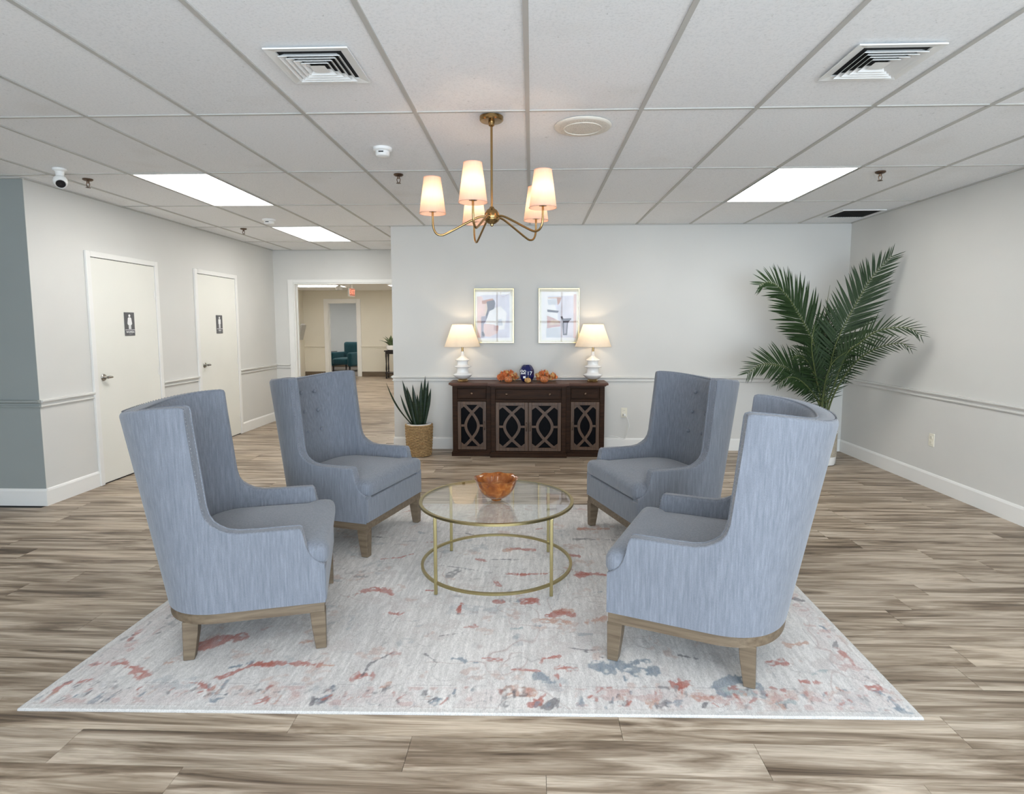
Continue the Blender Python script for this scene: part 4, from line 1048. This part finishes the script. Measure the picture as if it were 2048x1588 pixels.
for name_, path in FROND.items():
    n, Lm, t0, nr, dr, rise = FSET[name_]
    base = Vector((PO.x+(path[0][0]-PO.x)*.35, PO.y+(path[0][1]-PO.y)*.35, .31))
    P = [p-PO for p in spline([base]+[Vector(p) for p in path], 10)]
    cum = [0]
    for a_, b_ in zip(P[:-1], P[1:]): cum.append(cum[-1]+(b_-a_).length)
    NP = len(P); rr = [.0105*(1-.86*(i/(NP-1))**.8)+.0012 for i in range(NP)]
    fr = MB().tube(P, rr, 7).build('frond', MAT['palm_stem'], pp, smooth=60)
    single = name_ in ('F1','F2','F3','F4'); mass = MB(); nr = Vector(nr).normalized()
    for k in range(n):
        s = (t0+(1-t0)*(k+.5)/n)*cum[-1]; i = max(j_ for j_ in range(NP-1) if cum[j_] <= s); f = i+(s-cum[i])/max(1e-6, cum[i+1]-cum[i]); p = P[i].lerp(P[i+1], f-i); tan = (P[min(i+2, NP-1)]-P[max(i-1, 0)]).normalized()
        side = tan.cross(nr).normalized(); q = (k+.5)/n
        L = Lm*(.55+.45*math.sin(min(1, q*2.2+.1)*PI/2) if q < .42 else 1-.66*((q-.42)/.58)**1.2)*rp.uniform(.88, 1.08)
        ang = math.radians(62-34*q+rp.uniform(-5, 5))
        L0 = L
        for sg in (-1, 1):
            L = L0
            d = (tan*math.cos(ang)+side*sg*math.sin(ang)+nr*rp.uniform(.05, .22)+Vector((0,0,-dr*4*q+.02))).normalized()
            # keep the tips off the walls
            for _ in range(8):
                tip = p+d*L+PO
                if tip.x > XR-.04: d = (d+Vector((-.25,-.06,0))).normalized(); L *= .97
                if tip.y > YB-.04: d = (d+Vector((0,-.25,0))).normalized()
            yv = nr.cross(d).normalized(); zv = d.cross(yv)
            kk = rp.randrange(3)
            Mx = Matrix(((d.x*L, yv.x*L*.85, zv.x*L, p.x), (d.y*L, yv.y*L*.85, zv.y*L, p.y), (d.z*L, yv.z*L*.85, zv.z*L, p.z), (0,0,0,1)))
            if single:
                o = link('leaflet', leaflet_mesh(kk), fr); o.matrix_local = Mx
            else:
                g = MB().grid(leaflet_pts(1.0, .044, (.05,.12,.20)[kk])); mass.add([Mx @ Vector(v) for v in g.v], g.f)
    if not single: stuff(mass.build('leaflets', MAT['palm'], fr, smooth=60))
spr = spline([(3.095,6.35,.32),(3.081,6.35,1.262),(3.085,6.35,1.672),(3.108,6.35,1.894)], 8)
MB().tube([p-PO for p in spr], [.008-.0068*i/(len(spr)-1) for i in range(len(spr))], 7).build('spear_shoot', MAT['palm_stem'], pp, smooth=60)
for k in range(5):
    a = k*1.256; MB().tube([(.05*math.cos(a),.05*math.sin(a),.31),(.045*math.cos(a+.2),.04*math.sin(a+.2),.50),(.03*math.cos(a),.03*math.sin(a),.72)], [.017,.014,.010], 8).build('cane', MAT['palm_stem'], pp, smooth=60)

# ================================================================== CHANDELIER
CC = (-.227, 3.40)
ch = thing('chandelier', 'five arm brass chandelier with peach fabric shades hanging from the ceiling', 'chandelier', (CC[0], CC[1], H))
MB().lathe([(.001,.0),(.066,0),(.066,-.018),(.060,-.024),(.018,-.026),(.016,-.046),(.008,-.052)], 40, cap0=False).build('ceiling_canopy', MAT['brass'], ch, smooth=40)
MB().lathe([(.0065,-.05),(.0065,-.50)], 14).build('rod', MAT['brass'], ch, smooth=60)
zc = 2.090-H
MB().lathe([(.012,zc+.052),(.014,zc+.044),(.030,zc+.034),(.041,zc+.016),(.043,zc),(.042,zc-.010),(.044,zc-.012),(.044,zc-.018),(.036,zc-.030),(.020,zc-.040),(.010,zc-.043),(.009,zc-.052),(.003,zc-.056)], 36).build('hub', MAT['brass'], ch, smooth=45)
for k in range(5):
    a = math.radians(185+72*k); ca, sa = math.cos(a), math.sin(a)
    pr = [(.035,-.002),(.060,-.003),(.090,-.012),(.150,-.042),(.210,-.074),(.262,-.100),(.285,-.106),(.308,-.100),(.323,-.080),(.330,-.050),(.331,-.010),(.331,.030)]
    arm = MB().tube([p for p in spline([(r*ca, r*sa, zc+z) for r, z in pr], 4)], .0062, 10).build('arm', MAT['brass'], ch, smooth=60)
    cx, cyy = .331*ca, .331*sa
    MB().lathe([(.008,zc+.02),(.021,zc+.022),(.021,zc+.026),(.011,zc+.030),(.011,zc+.075),(.008,zc+.078)], 18, (cx, cyy, 0)).build('candle_socket', MAT['brass'], arm, smooth=40)
    sr = []
    for r, z in ((.0735,.012),(.0470,.208)): sr.append([(cx+r*math.cos(2*PI*i/40), cyy+r*math.sin(2*PI*i/40), zc+z) for i in range(40)])
    s = MB().grid(sr, closed=True).build('lamp_shade', MAT['shade_peach'], ch, smooth=60, label='tapered peach fabric shade')
    for r, z in ((.0735,.013),(.0470,.207)): MB().tube([(cx+r*math.cos(2*PI*i/40), cyy+r*math.sin(2*PI*i/40), zc+z) for i in range(40)], .0022, 6, True).build('shade_trim', MAT['shade_peach'], s, smooth=60)
    MB().lathe([(.001,zc+.074),(.008,zc+.076),(.015,zc+.095),(.016,zc+.108),(.010,zc+.128),(.001,zc+.138)], 14, (cx, cyy, 0)).build('bulb', BULB, ch, smooth=60)
    ld = bpy.data.lights.new('chandelier_light', 'POINT'); ld.energy = CHAND_W; ld.color = (1, .66, .40); ld.shadow_soft_size = .016
    lo = bpy.data.objects.new('chandelier_light', ld); COL.objects.link(lo); lo.parent = ch; lo.location = (cx, cyy, zc+.105)

# ================================================================== CEILING FITTINGS
def troffer(x0, y0, lb, w=CW, d=CD, z=H, gr='ceiling light panels'):
    t = thing('ceiling_light', lb, 'light', (x0+w/2, y0+d/2, z), 0, gr); hx, hy = w/2-.004, d/2-.004; f = .016
    m = MB(); m.box(-hx, hx, -hy, -hy+f, .0, .02); m.box(-hx, hx, hy-f, hy, .0, .02); m.box(-hx, -hx+f, -hy+f, hy-f, .0, .02); m.box(hx-f, hx, -hy+f, hy-f, .0, .02)
    m.build('light_frame', MAT['plastic_white'], t)
    MB().box(-hx+f, hx-f, -hy+f, hy-f, .006, .010).build('diffuser', MAT['panel'], t)
TR_L = {(-5,1):'bright ceiling light panel over the first restroom door', (3,1):'bright ceiling light panel on the palm side of the ceiling', (-5,3):'bright ceiling light panel nearest the far wall opening',
        (-1,-3):'added unseen ceiling light panel in line with the chandelier, towards the windows', (3,-3):'added unseen ceiling light panel towards the windows on the palm side'}  # panels towards the windows are added out of view to brighten the near floor
for (i, j) in sorted(LIGHT_CELLS): troffer(X0C+CW*i, Y0C+CD*j, TR_L[(i, j)])
def diffuser_vent(x, y_, label):
    t = thing('air_vent', label, 'vent', (x, y_, H), 0, 'square white air diffusers in the ceiling')
    def sq(a0, z0, a1, z1, th=.0025):
        m = MB(); rows = []
        for a, z in ((a0, z0), (a1, z1), (a1, z1+th), (a0, z0+th)): rows.append([(-a,-a,z),(a,-a,z),(a,a,z),(-a,a,z)])
        rows.append(rows[0]); return m.grid(rows, closed=True)
    MB().box(-.150, .150, -.150, .150, .004, .0065).build('vent_throat_shade', MAT['dark'], t)  # near-black sheet, paints the shade between the louvers
    sq(.178, -.010, .140, -.004, .006).build('vent_frame', MAT['plastic_white'], t)
    for a in (.132, .108, .084, .060): sq(a, -.020, a-.020, -.003).build('louver', MAT['plastic_white'], t)
    m = MB(); m.add([(-.034,-.034,-.018),(.034,-.034,-.018),(.034,.034,-.018),(-.034,.034,-.018),(0,0,-.002)], [(0,1,2,3),(0,1,4),(1,2,4),(2,3,4),(3,0,4)]); m.build('vent_centre', MAT['plastic_white'], t)
diffuser_vent(-.943, 2.715, 'square white air vent between the chandelier and the restroom side')
diffuser_vent(1.517, 2.768, 'square white air vent on the palm side of the ceiling')
rv = thing('return_grille', 'dark square return air grille in the ceiling above the palm', 'vent', (3.335, 6.40, H))
m = MB(); a, b_ = .215, .195
for q in ((-a,a,-a,-b_),(-a,a,b_,a),(-a,-b_,-b_,b_),(b_,a,-b_,b_)): m.box(*q, -.006, .004)
m.build('grille_frame', MAT['plastic_white'], rv)
MB().box(-b_, b_, -b_, b_, .001, .004).build('grille_throat_shade', MAT['dark'], rv)  # near-black sheet, paints the shade behind the slats
for k in range(16):
    x = -b_+(k+.5)*2*b_/16; MB().add([(x-.006,-b_,-.004),(x+.002,-b_,.002),(x+.002,b_,.002),(x-.006,b_,-.004)], [(0,1,2,3)]).build('slat', MAT['grille'] if 'grille' in MAT else MAT.setdefault('grille', flat('grille_grey', (.16,.16,.15), .6)), rv)
spk = thing('ceiling_speaker', 'round cream ceiling speaker beside the chandelier', 'speaker', (.292, 3.572, H))
MB().lathe([(.001,.002),(.165,.002),(.166,-.003),(.160,-.009),(.150,-.011)], 56, cap0=False).build('speaker_rim', MAT['speaker'] if 'speaker' in MAT else MAT.setdefault('speaker', flat('cream_metal', (.74,.70,.62), .5)), spk, smooth=40)
MB().tube([(.108*math.cos(2*PI*i/48), .108*math.sin(2*PI*i/48), -.0145) for i in range(48)], .003, 6, True).build('speaker_ring', MAT['speaker'], spk, smooth=60)
m, nt, p = newmat('speaker_mesh'); setp(p, rough=.6); vo = N(nt, 'ShaderNodeTexVoronoi'); vo.inputs['Scale'].default_value = 170; nt.links.new(coords(nt, (1,1,1)).outputs[0], vo.inputs['Vector'])
rm_ = ramp(nt, vo.outputs['Distance'], [(.18, (.30,.28,.24)), (.34, (.72,.68,.60))]); nt.links.new(rm_.outputs[0], p.inputs['Base Color'])
MB().lathe([(.151,-.010),(.12,-.013),(.06,-.016),(.001,-.017)], 48, cap0=True).build('speaker_grille', m, spk, smooth=40)
def smoke(x, y_, label, s=1.0):
    t = thing('smoke_detector', label, 'smoke detector', (x, y_, H), 0, 'white smoke detectors on the ceiling')
    MB().lathe([(.001,.006),(.062*s,.006),(.062*s,-.010),(.055*s,-.016),(.046*s,-.018),(.046*s,-.034)], 36, cap0=False).build('detector_base', MAT['plastic_white'], t, smooth=35)
    MB().lathe([(.047*s,-.034),(.040*s,-.046),(.026*s,-.052),(.001,-.053)], 36).build('detector_cap', MAT['plastic_white'], t, smooth=35)
    MB().box(-.016*s, .016*s, -.0465*s, -.0455*s, -.031, -.023).build('sensor_slot', MAT['black'], t)
smoke(-.98, 3.972, 'white smoke detector between the chandelier and the ceiling vent')
smoke(-2.88, 6.527, 'white smoke detector between the two ceiling light panels on the restroom side', 1.15)
def sprinkler(x, y_, label):
    t = thing('sprinkler_head', label, 'sprinkler', (x, y_, H), 0, 'bronze sprinkler heads in the ceiling')
    MB().lathe([(.001,.006),(.036,.006),(.037,-.002),(.028,-.008),(.014,-.012)], 28, cap0=False).build('escutcheon', MAT['bronze'], t, smooth=35)
    MB().lathe([(.009,-.008),(.011,-.020),(.008,-.028)], 14).build('sprinkler_body', MAT['bronze'], t, smooth=40)
    y2 = MB()
    for sg in (-1, 1): y2.tube([(sg*.008,0,-.022),(sg*.013,0,-.034),(sg*.010,0,-.050),(sg*.002,0,-.060)], .0032, 6)
    y2.build('yoke', MAT['bronze'], t, smooth=50)
    MB().lathe([(.018,-.0625),(.017,-.060),(.003,-.059)], 18).build('deflector', MAT['bronze'], t, smooth=30)
sprinkler(-1.027, 4.644, 'bronze sprinkler head between the chandelier and the snake plant')
sprinkler(-3.516, 4.70, 'bronze sprinkler head beside the round security camera')
sprinkler(2.633, 4.70, 'bronze sprinkler head beside the light panel on the palm side')
sprinkler(-3.453, 7.114, 'bronze sprinkler head above the second restroom door')
sc_ = thing('security_camera', 'small white ball security camera on the ceiling above the first restroom door', 'camera', (-3.485, 4.38, H))
MB().lathe([(.001,.004),(.046,.004),(.046,-.010),(.030,-.020),(.026,-.046),(.020,-.052)], 28, cap0=False).build('camera_mount', MAT['plastic_white'], sc_, smooth=40)
bd = MB(); rr_ = .047; bd.lathe([(rr_*math.cos(q), rr_*math.sin(q)) for q in [-1.56+i*3.12/16 for i in range(17)]], 28)
ball = bd.build('camera_ball', MAT['plastic_white'], sc_, smooth=60, loc=(0, 0, -.088))
ln = MB().lathe([(.030,-.036),(.031,-.044),(.034,-.046),(.034,-.040)], 24, cap0=False, cap1=False); ln.lathe([(.001,-.047),(.028,-.046),(.030,-.042)], 24, m=1, cap0=False, cap1=False)
lo = ln.build('camera_lens', [MAT['plastic_white'], MAT['black']], ball, smooth=40); lo.rotation_euler = (-.95, 0, .72)

# ================================================================== OUTLETS, CORD, SIGNS
def outlet(loc, rz, label):
    t = thing('wall_outlet', label, 'outlet', loc, rz)
    MB().box(-.036, .036, -.006, 0, -.058, .058).build('cover_plate', MAT['plastic_ivory'], t, bevel=.003)
    for z in (-.024, .024):
        rc = MB().rbox((0, -.0065, z), (.017, .003, .014), .0025, 6).build('receptacle', MAT['plastic_ivory'], t, smooth=50)
        q = MB(); q.box(-.008, -.006, -.0102, -.0092, z-.002, z+.007); q.box(.006, .008, -.0102, -.0092, z-.002, z+.007); q.build('slot', MAT['dark'], rc)
    return t
outlet((1.094, YB, .449), 0, 'ivory wall outlet with a cord plugged in beside the sideboard')
outlet((XR, 5.42, .440), -PI/2, 'empty ivory wall outlet on the wall beside the palm')
cd = thing('power_cord', 'thin white power cord hanging from the outlet to behind the sideboard', 'cord', (1.094, YB-.012, .425))
MB().box(-.013, .013, -.034, .001, -.014, .014).build('plug', MAT['plastic_white'], cd, bevel=.004)
cp = [(0,-.034,0),(.022,-.050,-.020),(.046,-.052,-.085),(.052,-.050,-.135),(.035,-.045,-.205),(.012,-.040,-.275),(-.02,-.036,-.286),(-.055,-.030,-.272),(-.12,-.022,-.255),(-.19,-.02,-.262),(-.27,-.016,-.29),(-.30,-.016,-.32)]
MB().tube(spline(cp, 6), .0036, 7).build('cable', MAT['plastic_white'], cd, smooth=60)
def restroom_sign(y0, y1, txt, label, woman):
    yc, w, h = (y0+y1)/2, y1-y0, .230
    t = thing('restroom_sign', label, 'sign', (XL+.0145, yc, 1.38), 0, 'slate restroom signs on the doors')
    MB().box(0, .005, -w/2, w/2, 0, h).build('sign_plate', MAT['sign'], t, bevel=.002, seg=1)
    P = lambda a, b_, d: (d, a, b_)
    m = MB(); m.prism([(.014*math.cos(2*PI*i/20), .197+.014*math.sin(2*PI*i/20)) for i in range(20)], .005, .0062, P)
    if woman: half = [(.0,.180),(.016,.180),(.024,.172),(.034,.118),(.027,.116),(.020,.140),(.030,.108),(.016,.106),(.016,.066),(.003,.066),(.003,.104),(0,.104)]
    else: half = [(.0,.180),(.020,.180),(.027,.173),(.027,.118),(.020,.118),(.019,.160),(.017,.160),(.017,.066),(.003,.066),(.003,.115),(0,.115)]
    m.prism(half+[(-a, b_) for a, b_ in half[-2:0:-1]], .005, .0062, P)
    m.box(.005, .0062, -w/2+.006, w/2-.006, .056, .061)
    m.build('pictogram', MAT['sign_white'], t)
    o = link('lettering', text_mesh(txt, .030, 'lettering', MAT['sign_white']), t, (.0055, 0, .036)); o.rotation_euler = (PI/2, 0, PI/2)
    br = MB(); rb_ = random.Random(len(txt))
    for i in range(len(txt)*2):
        for j in range(3):
            if rb_.random() < .55:
                yy, zz = (i-len(txt)+.5)*.006, .012+j*.004; br.box(.005, .0058, yy-.001, yy+.001, zz-.001, zz+.001)
    stuff(br.build('braille_dots', MAT['sign_white'], t))
restroom_sign(5.685, 5.832, 'WOMEN', 'slate grey women restroom sign on the first door', True)
restroom_sign(7.379, 7.526, 'MEN', 'slate grey men restroom sign on the second door', False)

# ================================================================== ROOM BEYOND THE OPENING
for k, (x, y_, w, d, lb) in enumerate([(-5.95,14.55,1.22,.61,'far ceiling light panel beyond the opening, above the far doorway'),(-3.55,14.55,1.22,.61,'far ceiling light panel beyond the opening, above the console table'),
      (-5.0,11.3,1.22,.61,'added unseen ceiling light panel just beyond the opening'),(-3.0,11.3,1.22,.61,'ceiling light panel just beyond the opening, added unseen by its hidden end')]):  # this pair is added, hidden above the opening, to light the room
    troffer(x, y_, lb, w, d, FR_H-.022, 'light panels in the room beyond the opening')
for x, lb in ((-7.6, 'added unseen ceiling light panel in the lounge behind the far doorway'), (-5.2, 'added unseen ceiling light panel in the lounge above the teal armchair')): troffer(x, 18.3, lb, .61, 1.22, 2.478, 'light panels in the room beyond the opening')  # both added out of sight to brighten the lounge
ex = thing('exit_sign', 'small red EXIT sign hanging from the ceiling beyond the opening', 'sign', (-4.27, 14.0, 2.16), math.radians(82))
MB().box(-.15, .15, -.022, .022, 0, .20).build('sign_case', MAT['plastic_white'], ex, bevel=.004)
MB().box(-.04, .04, -.015, .015, .20, .298).build('sign_bracket', MAT['plastic_white'], ex)
MB().box(-.138, .138, -.0235, -.022, .012, .188).build('sign_face', emit('exit_glow_face', (.50,.17,.11), .15), ex)
o = link('lettering', text_mesh('EXIT', .15, 'lettering', emit('exit_letters', (1,.30,.18), .9)), ex, (0, -.0242, .10)); o.rotation_euler = (PI/2, 0, 0)
el = thing('emergency_lamp', 'white round emergency lamp on the ceiling beside the exit sign', 'lamp', (-4.66, 14.3, FR_H))
MB().lathe([(.06,0),(.06,-.03),(.03,-.04)], 24).build('lamp_base', MAT['plastic_white'], el, smooth=40)
MB().lathe([(.02,-.04),(.075,-.07),(.085,-.11),(.07,-.15),(.001,-.16)], 24).build('lamp_head', MAT['plastic_white'], el, smooth=50)
# wall mounted brochure holder on the left wall of that room
bh = thing('brochure_holder', 'slanted grey brochure holder on the wall beyond the opening', 'holder', (FR_XL, 16.45, 1.07))
q = MB(); q.prism([(0,0),(.055,0),(.16,.42),(.13,.42),(.06,.42),(0,.30)], 0, .32, lambda a, b_, d: (a, d, b_)); q.build('holder_body', flat('holder_grey', (.42,.41,.38), .5), bh, bevel=.004)
q = MB(); q.prism([(.02,.06),(.05,.06),(.145,.46),(.12,.46)], .03, .29, lambda a, b_, d: (a, d, b_)); q.build('brochures', MAT['sign_white'], bh)
# console table with aloe
ct = thing('console_table', 'narrow dark console table with turned legs by the far wall', 'table', (-3.68, 16.45, 0))
MB().box(-.42, .42, -.17, .17, .755, .785).build('tabletop', MAT['espresso'], ct, bevel=.004)
MB().box(-.39, .39, -.145, .145, .685, .755).build('apron', MAT['espresso'], ct)
MB().box(-.40, .40, -.15, .15, .14, .165).build('lower_shelf', MAT['espresso'], ct, bevel=.004)
for x in (-.37, .37):
    for y_ in (-.125, .125):
        MB().lathe([(.018,0),(.026,.03),(.018,.07),(.026,.14),(.026,.17),(.016,.20),(.024,.26),(.015,.42),(.022,.60),(.026,.62),(.026,.70)], 14, (x, y_, 0)).build('leg', MAT['espresso'], ct, smooth=50)
al = thing('potted_aloe', 'green aloe in a white pot on the dark console table', 'plant', (-3.93, 16.44, .785))
MB().lathe([(.09,0),(.12,.02),(.135,.12),(.130,.14),(.118,.14),(.112,.10)], 28, cap1=False).build('pot', MAT['ceramic'], al, smooth=40)
MB().lathe([(.001,.11),(.115,.11)], 20, cap0=False, cap1=False).build('soil', MAT['soil'], al)
for k in range(14):
    a = k*2.4; r = .14+.24*((k*37) % 10)/10; blade((.03*math.cos(a), .03*math.sin(a), .10), (r*math.cos(a), r*math.sin(a), .24+.22*((k*53) % 10)/10), .075, .05, a+PI/2, 8).build('leaf', MAT['succulent'], al, smooth=70)
# lounge: teal armchair and a small side table
ta = thing('teal_armchair', 'dark teal upholstered armchair seen through the far doorway', 'armchair', (-5.98, 19.0, 0), math.radians(-22))
MB().rbox((0, -.03, .33), (.30, .36, .10), .05, 8, .03).build('seat', MAT['teal'], ta, smooth=60)
MB().rbox((0, .34, .60), (.36, .10, .34), .07, 8).build('backrest', MAT['teal'], ta, smooth=60)
for sg in (-1, 1):
    MB().rbox((sg*.36, .0, .40), (.075, .38, .22), .05, 8).build('armrest', MAT['teal'], ta, smooth=60)
    for y_ in (-.30, .32): MB().lathe([(.016,0),(.028,.20)], 10, (sg*.33, y_, 0)).build('leg', MAT['espresso'], ta, smooth=50)
ls = thing('side_table', 'small dark side table beside the teal armchair', 'table', (-6.62, 19.3, 0))
MB().lathe([(.20,.60),(.205,.605),(.205,.62),(.20,.625)], 28).build('tabletop', MAT['espresso'], ls, smooth=40)
MB().lathe([(.02,.02),(.018,.30),(.02,.60)], 12).build('pedestal', MAT['espresso'], ls, smooth=40)
MB().lathe([(.15,0),(.15,.015),(.03,.03)], 24).build('base', MAT['espresso'], ls, smooth=40)
